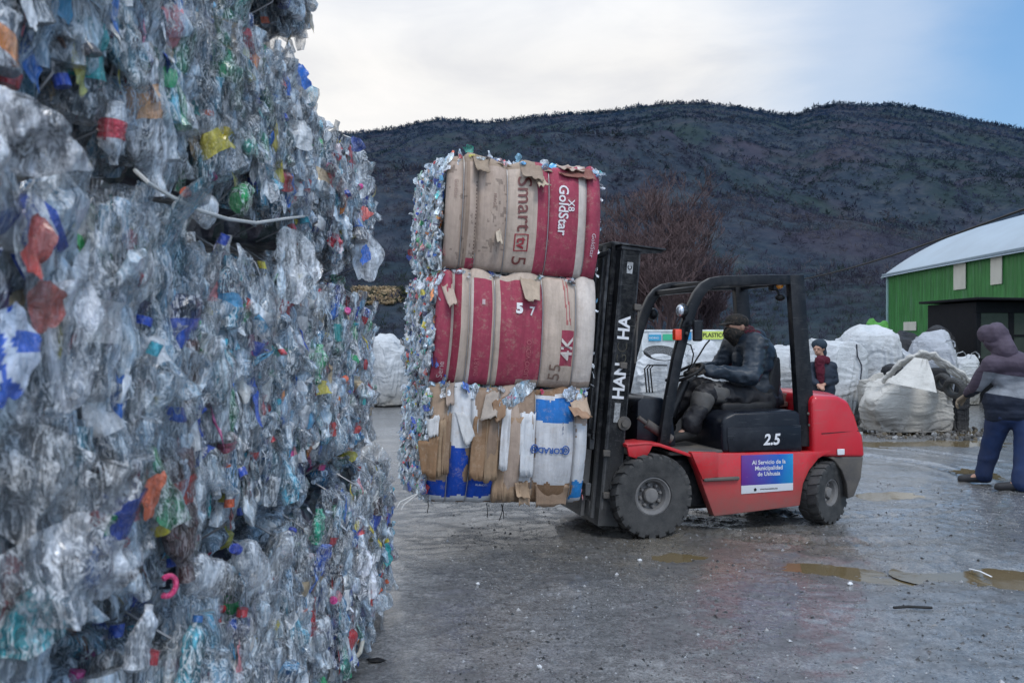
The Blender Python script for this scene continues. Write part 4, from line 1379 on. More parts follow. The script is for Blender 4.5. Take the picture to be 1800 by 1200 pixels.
# lettering on the near rail, reading upwards; the middle letters are worn away
for tx, z_ in (('HAN', 1.13), ('HA', 1.55)):
    mb = MB()
    V, fs = text_geo(tx, .135, bold=.004)
    mb.add(np.stack([.037 - V[:, 1], np.full(len(V), -.4535), z_ + V[:, 0]], -1), fs)
    mb.build('lettering', M['white_ink'], MT, smooth=False)
mb = MB()
V, fs = text_geo('GC', .125, bold=-.0035)
mb.add(np.stack([.037 - V[:, 1], np.full(len(V), -.4530), 1.35 + V[:, 0]], -1), fs)
mb.build('worn_lettering', pbr('worn_ink', (.10, .09, .06), .6, var=.8, dscale=40), MT, smooth=False)
mb = MB()
MB().box((.01, -.4535, .80), (.06, -.450, .955), .001).build('decal', pbr('decal_grey', (.45, .46, .47), .5, dirt=(.1, .1, .1), damt=.6, dscale=60), MT)
mb = MB()
mb.box((.015, -.4535, 1.985), (.065, -.450, 2.075), .001)
mb.build('decal', pbr('decal', (.55, .56, .57), .5, dirt=(.1, .1, .1), damt=.5, dscale=45), MT)
mb = MB()
V, fs = text_geo('C', .05, bold=.002)
mb.add(np.stack([.04 - V[:, 1], np.full(len(V), -.4545), 2.03 + V[:, 0]], -1), fs)
mb.build('lettering', M['black'], MT, smooth=False)
# tilt cylinder from cowl to mast
a = FL(1122, 733, -.36); b = FL(1160, 762, -.36)
mb = MB(); mb.tube([a, a.lerp(b, .5)], .018, 10); mb.tube([a.lerp(b, .35), b + Vector((.1, 0, -.05))], .038, 12)
mb.build('tilt_cylinder', M['grey_iron'], fork)
# carriage, load backrest and forks ride with the load
LIFT = .20
CR = empty('fork_carriage', (-.13, 0, LIFT)); CR.parent = MT
mb = MB()
for z_ in (.02, .38): mb.box((-.065, -.50, z_), (-.02, .50, z_ + .10), .006)
for y_ in (-.30, .30): mb.box((-.03, y_ - .03, .0), (.03, y_ + .03, .50), .005)
mb.build('carriage_plate', M['mast'], CR)
mb = MB()
mb.box((-.055, -.52, .46), (-.03, -.48, 1.95), .006); mb.box((-.055, .48, .46), (-.03, .52, 1.95), .006)
for z_ in (.50, 1.90): mb.box((-.056, -.52, z_), (-.029, .52, z_ + .04), .006)
for y_ in np.linspace(-.40, .40, 7): mb.box((-.050, y_ - .010, .5), (-.034, y_ + .010, 1.92), .003)
mb.build('load_backrest', M['mast'], CR)
for y_ in (-.28, .28):
    mb = MB()
    mb.prism([(-.068, .50), (-.105, .50), (-.108, -.02), (-1.22, -.035), (-1.25, -.045), (-1.22, -.055), (-.10, -.065), (-.068, -.055)], y_ - .06, y_ + .06, .005)
    mb.build('fork', M['grey_iron'], CR)
# wire basket, hoses and cage bits seen between mast and guard
mb = MB()
for k in range(3):
    a = FL(1133 + k * 5, 648, -.1); b = FL(1137 + k * 5, 690, -.1); c = FL(1172, 642, .0)
    mb.tube([b, a, a + Vector((.03, 0, .03)), c], .006, 6)
for k in range(9):
    t = np.linspace(0, 2 * math.pi, 24)
    cc = FL(1163, 627, -.05)
    mb.tube([cc + Vector((math.cos(q) * (.10 + .008 * k), math.sin(q) * .07, math.sin(q) * (.030 + .004 * k) + .004 * k)) for q in t], .0035, 5, caps=False)
mb.build('cable_coil', M['rubber'], fork)
mb = MB()
mb.tube([FL(1205, 604, -.4), FL(1214, 606, -.38), FL(1219, 622, -.3), FL(1216, 640, -.2), FL(1208, 652, -.15)], .006, 6)
mb.tube([FL(1213, 650, -.1), FL(1240, 606, .1), FL(1247, 598, .12)], .008, 6)
mb.build('cable', M['rubber'], fork)

# ------------------------------------------------------------------ the load: three bales leaning back on the forks
ST = Matrix.Translation((FX, FY, 0)) @ Matrix.Rotation(HEAD, 4, 'Z') @ Matrix.Translation((-1.815, -.56, .385)) @ Matrix.Rotation(R(3.1), 4, 'Y')
TAN = (.48, .37, .30); TAN2 = (.56, .45, .37); BRN = (.26, .155, .09); RED = (.38, .060, .100); RED2 = (.30, .04, .07); CREAM = (.66, .58, .52); WHT = (.66, .67, .69); BLU = (.012, .07, .42); BLK = (.03, .025, .025)


def load_bale(name, z0, H, L, x0, lab, panels, straps, seed, colfn=None, H_card=(0, 1), flare=0.0, side=0.0):
    root = empty(name, label=lab, cat='bale')
    root.matrix_world = ST @ Matrix.Translation((x0, 0, z0))
    root['group'] = 'strapped bales lifted by the forklift'
    rg = np.random.default_rng(seed)
    sk = .018

    def face(u, v, off=0.0):
        """u along the length, v up; bulged between the straps"""
        u = np.asarray(u, float); v = np.asarray(v, float)
        pil = np.zeros_like(u)
        ed = [0] + list(straps) + [1]
        for a, b in zip(ed[:-1], ed[1:]):
            t = np.clip((u - a) / (b - a), 0, 1)
            pil = np.where((u >= a) & (u <= b), (np.sin(np.pi * t)) ** .55, pil)
        vv = np.sin(np.pi * np.clip(v, 0.002, .998)) ** .5
        P = np.stack([u * L * 3, v * H * 1.2, np.zeros_like(u) + seed], -1)
        wr = vn(P * np.array([9, 2, 1]), seed) * .006 + vn(P * np.array([3, 1.4, 1]), seed + 4) * .010
        o = .055 + .050 * pil * (.3 + .7 * vv) + .085 * (vv - 1) - .05 * (np.abs(u * 2 - 1) ** 6) + wr * vv + off
        x = u * L + .012 * vn(P * 2 + 9, seed + 2) * (np.abs(v - .5) * 2)
        z = v * H + .012 * vn(P * np.array([5, 1, 1]), seed + 3) * np.where(v > .9, 1, .3) + .018 * np.sin(u * L * 14 + seed) * (v > .97) + .022 * pil * np.clip(v * 6 - 5, 0, 1)
        return np.stack([x, -o, z], -1)

    def colr(u, v):
        c = np.zeros((len(u), 4)); c[:, 3] = 1; c[:, :3] = TAN
        for a, b, cc in panels:
            m = (u >= a) & (u < b); c[m, :3] = cc
        if colfn: c = colfn(u, v, c)
        # shade painted in beside the straps and along the bottom edge
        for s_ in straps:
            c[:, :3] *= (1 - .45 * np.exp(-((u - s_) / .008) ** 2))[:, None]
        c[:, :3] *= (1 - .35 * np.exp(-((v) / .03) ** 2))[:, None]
        return c

    mb = MB()
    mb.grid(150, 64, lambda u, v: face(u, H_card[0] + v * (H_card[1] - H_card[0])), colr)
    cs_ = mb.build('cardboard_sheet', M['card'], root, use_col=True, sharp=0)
    # flap of the sheet turned over the top, behind the front
    core = MB(); core.box((.05, .09, .05), (L - .05, 1.08, H - .05), .05, seg=2)
    core.build('compressed_core', M['core'], root)
    for s_ in straps:
        pts = [face(np.array([s_]), np.array([v]), .006)[0] for v in np.linspace(.0, 1.0, 16)]
        pts = [Vector((p[0], p[1], p[2])) for p in pts]
        pts = [Vector((s_ * L, .25, -.005)), Vector((s_ * L, .04, -.004))] + pts + [Vector((s_ * L, .04, H + .006)), Vector((s_ * L, .3, H + .01)), Vector((s_ * L, 1.0, H + .01))]
        MB().tube(pts, .0042, 6).build('baling_wire', M['wire'], root)
    # crushed plastic on the left end and on top
    rest = MB()
    N = 900
    for i in range(N):
        dep = .006 + .05 * (1 - i / N)
        top = rg.uniform() < .18
        sz = .52
        if top:
            p = Vector((rg.uniform(.02, L - .02), rg.uniform(.0, .5), H - dep * .6 + .01)); n = Vector((0, -.2, 1))
        else:
            y_ = rg.uniform(.0, 1.05) ** 1.15; b = rg.uniform(.01, .99)
            y_ = rg.uniform(-.01, 1.08)
            e = max(0, 1 - min(b, 1 - b) * H / .12)
            p = Vector((-.045 - side * (1 - (y_ - .2) ** 2) + dep + .10 * e * e - .05 * math.sin(math.pi * min(1, y_)), y_, b * H)); n = Vector((-1, -.35 if y_ < .15 else 0, (b - .5) * 1.2 * e))
        if rg.uniform() < .6:
            P, fs, cs = bottle(rg, L=rg.uniform(.14, .26) * sz * 1.3, Rb=rg.uniform(.03, .045) * sz * 1.2, nr=9, ns=8, crum=.8)
        else:
            P, fs, cs = film(rg, rg.uniform(.02, .08), rg.uniform(.04, .14), n=6)
        cs = [(min(1, c[0] * 1.12), min(1, c[1] * 1.12), min(1, c[2] * 1.12), max(.50, c[3])) for c in cs]
        rest.add(xf(P, p, frame(n, rg.normal(0, .5), rg, .3)), fs, cs)
    for i in range(16):   # tufts fraying past the silhouette
        b = rg.uniform(.02, .98)
        p = Vector((-.07 - side + rg.uniform(-.03, .0), rg.uniform(0, .9), b * H))
        P, fs, cs = film(rg, rg.uniform(.02, .05), rg.uniform(.03, .08), n=5)
        rest.add(xf(P, p, frame((-.3, -1, 0), rg.normal(0, .8), rg, .5)), fs, cs)
    for i in range(30 if z0 > 1.5 else 8):
        p = Vector((rg.uniform(.05, L), rg.uniform(.0, .12), H + rg.uniform(-.005, .02)))
        P, fs, cs = film(rg, rg.uniform(.03, .07), rg.uniform(.03, .06), n=5)
        rest.add(xf(P, p, frame((0, -1, .4), rg.normal(0, .8), rg, .5)), fs, cs)
    for i in range(16):
        p = Vector((L + rg.uniform(-.02, .02), rg.uniform(.0, .1), rg.uniform(.02, .98) * H))
        P, fs, cs = film(rg, rg.uniform(.015, .035), rg.uniform(.03, .06), n=5)
        rest.add(xf(P, p, frame((.4, -1, .2), rg.normal(0, .8), rg, .5)), fs, cs)
    o = rest.build('crushed_bottles', M['pet'], root, use_col=True, sharp=50); o['kind'] = 'stuff'
    return root, face


def wtext(root, face, L, H, body, size, px_u, v, rot, col, bold=0, sx=1.0, off=.007, name='lettering', flip=False):
    """ink on the bulging cardboard: rot in degrees on the face"""
    V, fs = text_geo(body, size, bold=bold, sx=sx)
    a = R(rot); c, s = math.cos(a), math.sin(a)
    x = V[:, 0] * c - V[:, 1] * s; z = V[:, 0] * s + V[:, 1] * c
    if flip: x = -x
    P = face(px_u + x / L, v + z / H, off)
    return MB().add(P, fs, col).build(name, M['col'], root, smooth=False, use_col=True)


def flap(root, pts, col, name='cardboard_flap', n=6, curl=.03, seed=0, thick=.004):
    """torn piece of cardboard: four corners (local), curled outwards, with a ragged lower edge"""
    a, b, c, d = [Vector(p) for p in pts]      # top-left, top-right, bottom-right, bottom-left
    rg = np.random.default_rng(seed)

    def fn(u, v):
        out = []
        for uu, vv in zip(u, v):
            p = a.lerp(b, uu).lerp(d.lerp(c, uu), vv)
            p = p + Vector((0, -1, 0)) * (curl * vv * vv + .010 * float(vn(np.array([uu * 5 + seed, vv * 2, 0]), seed)))
            if vv > .99 or vv < .01: p = p + Vector((0, 0, .018 * float(vn(np.array([uu * 8 + seed, vv, 3]), seed + 1))))
            out.append(p[:])
        return out
    mb = MB(); mb.grid(10, n + 2, fn, tuple(col) + (1,))
    o = mb.build(name, M['card'], root, use_col=True, sharp=0)
    m = o.modifiers.new('t', 'SOLIDIFY'); m.thickness = thick
    return o


L3 = 1.25
# ---- top bale: bare tan boards on the left, red printed ones on the right
def u1(px): return (px - 768) / (1048 - 768)
pan = [(0, u1(873), TAN), (u1(800), u1(806), (.34, .25, .19)), (u1(873), u1(925), TAN2), (u1(925), u1(948), RED), (u1(948), u1(1000), RED), (u1(1000), u1(1016), CREAM), (u1(1016), 1, RED)]


def c1_(u, v, c):
    c[(v > .93) & (u < u1(925)), :3] = (.36, .27, .20)
    m = (u > u1(806)) & (u < u1(820)) & (v < .09); c[m, :3] = RED
    # a printed dotted line
    m = (np.abs(u - u1(817)) < .004) & (v < .78) & (np.sin(v * 190) > 0); c[m, :3] = (.10, .06, .05)
    k = (u < u1(873)) & (vn(np.stack([u * 60, v * 30, v * 0], -1), 4) > .55) & (vn(np.stack([u * 9, v * 9, v * 0], -1), 6) > .1)
    c[k, :3] *= .62
    return c


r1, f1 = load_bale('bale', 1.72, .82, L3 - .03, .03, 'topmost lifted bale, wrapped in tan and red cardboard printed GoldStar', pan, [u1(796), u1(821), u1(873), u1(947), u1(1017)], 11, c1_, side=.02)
wtext(r1, f1, L3, .82, 'Smart', .155, u1(901), .62, -90, (.16, .045, .04, 1), bold=.001, sx=1.12)
wtext(r1, f1, L3, .82, 'tv', .105, u1(899), .262, -90, (.30, .03, .04, 1), bold=.003)
wtext(r1, f1, L3, .82, '5', .155, u1(897), .105, -90, (.16, .045, .04, 1))
fr = MB()
for (ua, ub, va, vb) in ((u1(887), u1(911), .335, .345), (u1(887), u1(911), .190, .200), (u1(887), u1(889), .19, .345), (u1(909), u1(911), .19, .345)):
    fr.grid(4, 4, lambda u, v: f1(ua + u * (ub - ua), va + v * (vb - va), .007), (.30, .03, .04, 1))
fr.build('printed_frame', M['col'], r1, use_col=True)
wtext(r1, f1, L3, .82, 'GoldStar', .105, u1(970), .60, -90, (.70, .66, .67, 1), bold=.002, sx=1.0)
wtext(r1, f1, L3, .82, 'X8', .075, u1(984), .645, -90, (.70, .66, .67, 1), bold=.001)
wtext(r1, f1, L3, .82, 'GoldStar', .05, u1(1030), .30, -90, (.62, .52, .55, 1))
wtext(r1, f1, L3, .82, 'FRAGIL', .035, u1(848), .62, -90, (.22, .13, .10, 1))
wtext(r1, f1, L3, .82, 'GoldStar', .04, u1(782), .70, -90, (.30, .20, .16, 1))
flap(r1, [f1([.46], [.97], .01)[0], f1([.60], [.97], .01)[0], f1([.585], [.84], .03)[0], f1([.455], [.86], .03)[0]], (.32, .24, .18), seed=1, curl=.05)
flap(r1, [f1([.15], [.98], .01)[0], f1([.24], [.98], .02)[0], f1([.235], [.86], .04)[0], f1([.155], [.87], .03)[0]], (.33, .25, .18), seed=2, curl=.06)
flap(r1, [f1([.545], [.90], .02)[0], f1([.60], [.88], .02)[0], f1([.62], [.79], .05)[0], f1([.545], [.78], .04)[0]], (.50, .40, .30), seed=3, curl=.06)
flap(r1, [f1([.69], [1.0], .0)[0], f1([.93], [.97], .02)[0], f1([.94], [.90], .03)[0], f1([.70], [.91], .02)[0]], (.24, .10, .08), seed=4, curl=.02)
flap(r1, [f1([.70], [1.03], -.04)[0], f1([.90], [1.02], -.03)[0], f1([.86], [.95], .02)[0], f1([.71], [.97], .02)[0]], (.45, .34, .28), seed=14, curl=.03)
flap(r1, [f1([.30], [.36], .01)[0], f1([.345], [.35], .01)[0], f1([.345], [.24], .04)[0], f1([.305], [.25], .03)[0]], (.55, .46, .36), seed=5, curl=.04)
flap(r1, [f1([.13], [1.05], -.10)[0], f1([.33], [1.04], -.10)[0], f1([.35], [.96], .0)[0], f1([.13], [.97], .0)[0]], (.36, .27, .20), seed=6, curl=.02)
flap(r1, [f1([.40], [1.045], -.10)[0], f1([.64], [1.03], -.10)[0], f1([.66], [.96], .0)[0], f1([.38], [.97], .0)[0]], (.40, .31, .23), seed=7, curl=.02)
for (u_, col_, s_) in ((.135, (.05, .45, .34), 21), (.46, (.32, .60, .78), 22), (.27, (.75, .78, .82), 23), (.64, (.75, .78, .82), 24)):
    rg = np.random.default_rng(s_)
    P, fs, cs = film(rg, .07, .07, col_, .95, 6)
    hero(r1, xf(P, f1([u_], [1.05], -.06)[0], frame((0, -1, .2), rg.normal(0, .5), rg, .3)), fs, cs, 'plastic_scrap')

# ---- middle bale
def u2(px): return (px - 757) / (1043 - 757)
pan = [(0, u2(781), RED), (u2(781), u2(786), CREAM), (u2(786), u2(797), RED2), (u2(797), u2(815), TAN2), (u2(815), u2(818), CREAM), (u2(818), u2(850), RED), (u2(850), u2(866), TAN2), (u2(866), u2(941), RED), (u2(941), 1, TAN2), (u2(1003), 1, CREAM)]


def c2_(u, v, c):
    m = (u > u2(975)) & (u < u2(999)) & (v > .20) & (v < .53); c[m, :3] = RED
    m = (u > u2(797)) & (u < u2(941)) & (v > .94); c[m, :3] = TAN2
    m = (v < .055) & (u > u2(900)); c[m, :3] = TAN
    for q in (u2(984), u2(990)):
        m = (np.abs(u - q - .03 * np.clip(v - .6, 0, 1) * -1.5) < .004) & (v > .58); c[m, :3] = (.45, .15, .14)
    return c


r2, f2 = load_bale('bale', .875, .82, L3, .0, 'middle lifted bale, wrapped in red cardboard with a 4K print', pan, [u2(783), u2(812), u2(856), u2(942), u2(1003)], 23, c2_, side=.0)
wtext(r2, f2, L3, .82, '4K', .135, u2(987), .36, 90, (.66, .58, .54, 1), bold=.003, sx=1.1)
wtext(r2, f2, L3, .82, '55', .135, u2(968), .145, 90, (.20, .13, .10, 1))
wtext(r2, f2, L3, .82, '5', .10, u2(897), .70, 0, (.78, .76, .76, 1), bold=.006)
wtext(r2, f2, L3, .82, '7', .09, u2(920), .68, 0, (.70, .66, .66, 1), bold=.002)
wtext(r2, f2, L3, .82, 'AUDIO VIDEO', .05, u2(917), .23, 90, (.50, .14, .16, 1))
wtext(r2, f2, L3, .82, 'II', .05, u2(834), .74, 0, (.62, .5, .5, 1), bold=.002)
wtext(r2, f2, L3, .82, 'SMART', .045, u2(828), .16, 90, (.48, .14, .16, 1))
wtext(r2, f2, L3, .82, 'Serie', .06, u2(771), .12, 90, (.60, .45, .45, 1))
flap(r2, [f2([.02], [.86], .01)[0], f2([.085], [.87], .01)[0], f2([.11], [.70], .03)[0], f2([.055], [.68], .03)[0]], (.50, .39, .32), seed=8, curl=.04)
flap(r2, [f2([.50], [.95], .01)[0], f2([.635], [.95], .01)[0], f2([.61], [.78], .03)[0], f2([.515], [.77], .03)[0]], (.47, .37, .28), seed=9, curl=.035)

# ---- bottom bale: torn boards
def u3(px): return (px - 742) / (1032 - 742)


def v3(py): return (884 - py) / 195.0


pan = [(0, 1, TAN)]


def c3_(u, v, c):
    nz = vn(np.stack([u * 30, v * 8, u * 0], -1), 61) * .02
    c[:, :3] = (.30, .21, .15)
    for (a, b, lo, hi, cc) in ((742, 775, 0, 1, (.38, .27, .19)), (775, 818, 742, 600, WHT), (742, 860, 884, 846, BLU), (742, 860, 884, 873, WHT), (775, 806, 846, 788, BLU), (775, 820, 788, 700, WHT),
                               (866, 898, 884, 690, TAN), (898, 926, 848, 728, WHT), (930, 1002, 884, 690, BRN), (930, 1002, 849, 700, (.62, .62, .64)), (930, 1002, 742, 706, (.02, .16, .48)), (930, 968, 738, 706, (.02, .16, .48)),
                               (1003, 1032, 884, 690, TAN), (1003, 1032, 845, 745, WHT), (1003, 1032, 884, 845, (.03, .25, .62)), (1003, 1032, 884, 876, WHT)):
        lo_, hi_ = (0, 1) if lo == 0 else (v3(lo), v3(hi))
        m = (u >= u3(a) + nz) & (u < u3(b) + nz) & (v >= lo_ + nz) & (v < hi_ + nz)
        c[m, :3] = cc
    return c


r3, f3 = load_bale('bale', 0.0, .85, L3 - .02, .0, 'lowest lifted bale, torn brown and white blue boxes', pan, [u3(775), u3(812), u3(862), u3(928), u3(1003)], 37, c3_, side=-.01)


def F3(px, py, off): return f3([u3(px)], [v3(py)], off)[0]


def fl3(p0, p1, p2, p3, col, seed, o0=.012, o1=.03, curl=.02):
    flap(r3, [F3(*p0, o0), F3(*p1, o0), F3(*p2, o1), F3(*p3, o1)], col, seed=seed, curl=curl)


fl3((815, 738), (845, 735), (832, 842), (808, 835), (.27, .165, .095), 31, curl=.05)
fl3((838, 735), (862, 730), (862, 840), (836, 845), (.36, .245, .155), 32, curl=.03)
fl3((858, 725), (872, 722), (876, 872), (856, 880), (.40, .27, .175), 33, curl=.03)
fl3((866, 720), (880, 722), (876, 822), (862, 826), WHT, 34, .03, .045)
fl3((878, 733), (905, 736), (898, 880), (877, 880), (.38, .26, .17), 35)
fl3((900, 728), (928, 728), (926, 836), (900, 834), (.66, .67, .69), 36, .02, .03)
fl3((724, 785), (756, 770), (750, 840), (730, 832), (.28, .165, .09), 37, .03, .06, .03)
fl3((752, 745), (768, 745), (764, 835), (750, 838), (.36, .25, .16), 38, .02, .03)
fl3((764, 735), (778, 733), (776, 830), (762, 833), (.30, .20, .13), 39, .02, .03)
fl3((735, 742), (757, 738), (752, 768), (740, 775), (.62, .62, .62), 40, .03, .04)
fl3((782, 728), (806, 735), (816, 768), (800, 788), (.60, .60, .60), 41, .02, .04)
fl3((984, 716), (1022, 722), (1030, 732), (990, 728), (.36, .22, .14), 42, .05, .10, .02)
fl3((990, 708), (1026, 700), (1032, 728), (1000, 734), (.45, .33, .24), 43, .02, .08, .02)
fl3((895, 848), (918, 846), (925, 876), (900, 872), (.42, .29, .19), 44, .02, .05, .02)
fl3((905, 862), (928, 858), (925, 886), (906, 884), (.40, .28, .19), 45, .03, .06, .02)
fl3((935, 852), (1000, 852), (998, 888), (938, 888), (.38, .26, .18), 46, .015, .03, .02)
fl3((835, 700), (862, 695), (852, 735), (822, 742), (.42, .36, .31), 47, .02, .05, .02)
fl3((768, 690), (782, 690), (780, 716), (766, 722), (.38, .30, .25), 48, .02, .03)
fl3((845, 712), (872, 705), (868, 735), (850, 745), (.27, .165, .10), 49, .02, .05, .02)
rg = np.random.default_rng(77)
for (px, py, w_, h_, col_, al_) in ((800, 695, .06, .10, (.03, .14, .55), .95), (812, 697, .10, .12, (.5, .62, .75), .8), (895, 700, .26, .14, (.35, .60, .80), .7), (880, 706, .05, .05, (.75, .08, .25), 1), (908, 692, .2, .1, (.7, .8, .88), .6),
                                  (935, 692, .04, .04, (.7, .03, .1), 1), (985, 698, .10, .10, (.45, .55, .68), .8), (1000, 693, .08, .08, (.25, .35, .5), .8), (765, 700, .08, .12, (.6, .66, .72), .7), (860, 715, .08, .08, (.66, .7, .74), .7), (1020, 690, .10, .05, (.30, .40, .55), .8)):
    P, fs, cs = film(rg, w_, h_, col_, al_, 8)
    hero(r3, xf(P, F3(px, py, .03), frame((0, -1, .2), rg.normal(0, .3), rg, .2)), fs, cs, 'plastic_scrap')
wtext(r3, f3, L3, .85, 'CORADIR', .058, u3(952), v3(790), 180, (.03, .10, .34, 1), bold=.002, off=.010)
wtext(r3, f3, L3, .85, 'BLANCO', .022, u3(835), v3(851), 0, (.7, .72, .76, 1), off=.009)
wtext(r3, f3, L3, .85, '- -- -', .05, u3(976), v3(752), 90, (.10, .12, .2, 1), bold=.001, off=.010)
for px in (984, 927):
    cu, cv = u3(px), v3(789)
    for rr_, fullc in ((.030, 0), (.013, 1)):
        t = np.linspace(0, 2 * np.pi, 26)
        u = cu + rr_ * np.cos(t) / L3; v = cv + rr_ * np.sin(t) / .85
        P = f3(u, v, .013)
        MB().tube([Vector(p) for p in P], .0045 if not fullc else .004, 5, col=(.03, .10, .34, 1), caps=False).build('printed_logo', M['col'], r3, use_col=True)
# loose tie ends below
for (px, py, py2, dx_) in ((748, 884, 906, 0), (857, 888, 912, 3), (886, 888, 916, -5), (883, 888, 914, 6), (960, 888, 892, 5)):
    p = Vector(F3(px, py, -.04)); q = p + Vector((dx_ * .0044, .0, -(py2 - py) * .0044))
    MB().tube([p, p.lerp(q, .5) + Vector((.006, 0, 0)), q], .0035, 5).build('tie_end', M['rubber'], r3)
for k in range(2):
    p = Vector(F3(742, 868 + k * 3, .0)); q = p + Vector((-.16 - .03 * k, -.02, -.09 + .03 * k))
    MB().tube([p, p.lerp(q, .4) + Vector((0, 0, .02)), q, q + Vector((-.02, 0, -.04))], .004, 5).build('tie_end', M['strap'], r3)
# ------------------------------------------------------------------ people
def hand_shapes(w, d, n, side, curl=.6, s=1.0):
    """palm, four fingers of unequal length and a thumb; d points along the fingers, n is the way they curl"""
    w, d, n = Vector(w), Vector(d).normalized(), Vector(n).normalized()
    n = (n - d * n.dot(d)).normalized()
    x = d.cross(n).normalized() * side
    sh = []
    for k, (o, L_) in enumerate(((-.030, .070), (-.010, .080), (.010, .074), (.029, .058))):
        base = w + (d * .088 + x * -o) * s
        sh.append(('c', w + x * -o * .55 * s, base, .015 * s, .012 * s))
        p, dr = base, d.copy()
        for j, q in enumerate((.45, .32, .23)):
            ax = d.cross(n)
            dr = Matrix.Rotation(curl * (1.0 if j else .6), 3, ax) @ dr
            p2 = p + dr * L_ * q * s
            sh.append(('c', p, p2, (.0095 - .001 * j) * s, (.0088 - .001 * j) * s)); p = p2
    b = w + (d * .02 + x * .022) * s
    m = b + (d * .035 + x * .028 + n * .012) * s
    t = m + (d * .032 + x * .006 + n * .022 * curl) * s
    sh += [('c', b, m, .014 * s, .011 * s), ('c', m, t, .0105 * s, .009 * s)]
    return sh


def head_shapes(c, f, s=1.0):
    """skull, jaw, nose, ears, brow and lips; f is the way the face looks"""
    c, f = Vector(c), Vector(f).normalized()
    r = f.cross(Vector((0, 0, 1))).normalized(); u = r.cross(f)
    a = math.atan2(f.y, f.x)
    E = (0, 0, a)
    return [('e', c + u * .02 * s - f * .01 * s, (.098 * s, .076 * s, .105 * s), E), ('e', c - u * .045 * s + f * .025 * s, (.065 * s, .055 * s, .065 * s), E),
            ('c', c + f * .088 * s + u * .01 * s, c + f * .108 * s - u * .022 * s, .008 * s, .014 * s), ('c', c + f * .085 * s + u * .025 * s + r * .03 * s, c + f * .085 * s + u * .025 * s - r * .03 * s, .011 * s, .011 * s),
            ('c', c + f * .083 * s - u * .052 * s + r * .018 * s, c + f * .083 * s - u * .052 * s - r * .018 * s, .009 * s, .009 * s),
            ('e', c + r * .078 * s - f * .01 * s, (.02 * s, .012 * s, .032 * s), E), ('e', c - r * .078 * s - f * .01 * s, (.02 * s, .012 * s, .032 * s), E)]


def eyes(parent, c, f, s=1.0):
    c, f = Vector(c), Vector(f).normalized(); r = f.cross(Vector((0, 0, 1))).normalized(); u = r.cross(f)
    for k in (-1, 1):
        MB().ball(c + f * .081 * s + u * .006 * s + r * .03 * k * s, .0065 * s).build('eye', M['rubber'], parent)


def camo(name, cols, sc=28):
    nt = NT(name); oc = objco(nt)
    n = nt.noise(oc, sc, 3, .5, .5)
    c = nt.ramp(n, [(.0, cols[0]), (.44, cols[1]), (.52, cols[2]), (.60, cols[3])], 'CONSTANT')
    p = nt.n('BsdfPrincipled', ins={'Base Color': c, 'Roughness': .9, 'Normal': nt.bump(nt.noise(oc, 40, 3), .4, .01)})
    return nt.out(p.outputs[0])


M['navy'] = cloth('dark_work_jacket', (.020, .034, .052), .38, (.09, .09, .10), .25)
M['work_tr'] = cloth('dark_work_trousers', (.015, .015, .019), .5, (.06, .056, .052), .2)
M['reflect'] = cloth('reflective_band', (.11, .11, .11), .5, (.08, .07, .06), .5)
M['camo'] = camo('camouflage_cloth', [(.012, .012, .012), (.035, .028, .022), (.015, .014, .014), (.075, .055, .042)])
M['camo_red'] = camo('patterned_scarf', [(.03, .01, .012), (.14, .012, .03), (.03, .02, .02), (.10, .06, .05)], 35)
M['boot'] = cloth('muddy_boot', (.018, .018, .018), .7, (.08, .07, .06), .15)

# --- driver, in truck coordinates
A = FL
PM = FM
hipN, hipF = A(1340, 703, -.10), A(1340, 703, .10); hipF.x = hipN.x; hipF.z = hipN.z
hipN.y, hipF.y = -.10, .10
knN = A(1243, 688, -.17); knF = Vector((knN.x + .02, .14, knN.z + .02))
anN = A(1212, 752, -.20); anF = Vector((anN.x - .03, .14, anN.z + .02))
shN = A(1329, 607, -.19); shF = Vector((shN.x + .01, .19, shN.z + .01))
elN = A(1322, 661, -.29); wrN = A(1243, 652, -.19)
elF = Vector((shF.x - .12, .27, shF.z - .24)); wrF = A(1232, 645, .10)
chest = A(1325, 635, 0); neck = A(1312, 597, 0); hd = A(1294, 576, -.0)
fdir = Vector((-1, -.12, -.14))
belly = chest.lerp((hipN + hipF) / 2, .55)
fwd = Vector((-1, 0, 0))
body = head_shapes(hd, fdir) + [('c', neck - Vector((0, 0, .06)), hd - Vector((-.01, 0, .04)), .055, .052),
    ('e', chest, (.10, .15, .18)), ('e', belly, (.11, .14, .16)), ('c', hipN, hipF, .09, .09)]
for a, b, c, d_ in ((shN, elN, wrN, -1), (shF, elF, wrF, 1)):
    body += [('c', a, b, .045, .036), ('c', b, c, .036, .024)]
body += [('c', hipN, knN, .075, .05), ('c', knN, anN, .048, .034), ('c', hipF, knF, .075, .05), ('c', knF, anF, .048, .034)]
for an in (anN, anF): body += [('c', an, an + Vector((-.10, 0, -.055)), .03, .024)]
hN = A(1228, 650, -.16)
for w_, e_ in ((wrN, elN), (wrF, elF)):
    body += hand_shapes(w_, (w_ - e_), (-.2, .3 if w_ is wrN else -.3, -1), 1 if w_ is wrN else -1, .75)
drv = organic('person', body, M['skin'], voxel=.0085, smooth=2)
drv.matrix_world = PM
tag(drv, 'driver in dark jacket, camouflage cap and face scarf sitting on the red forklift', 'person')
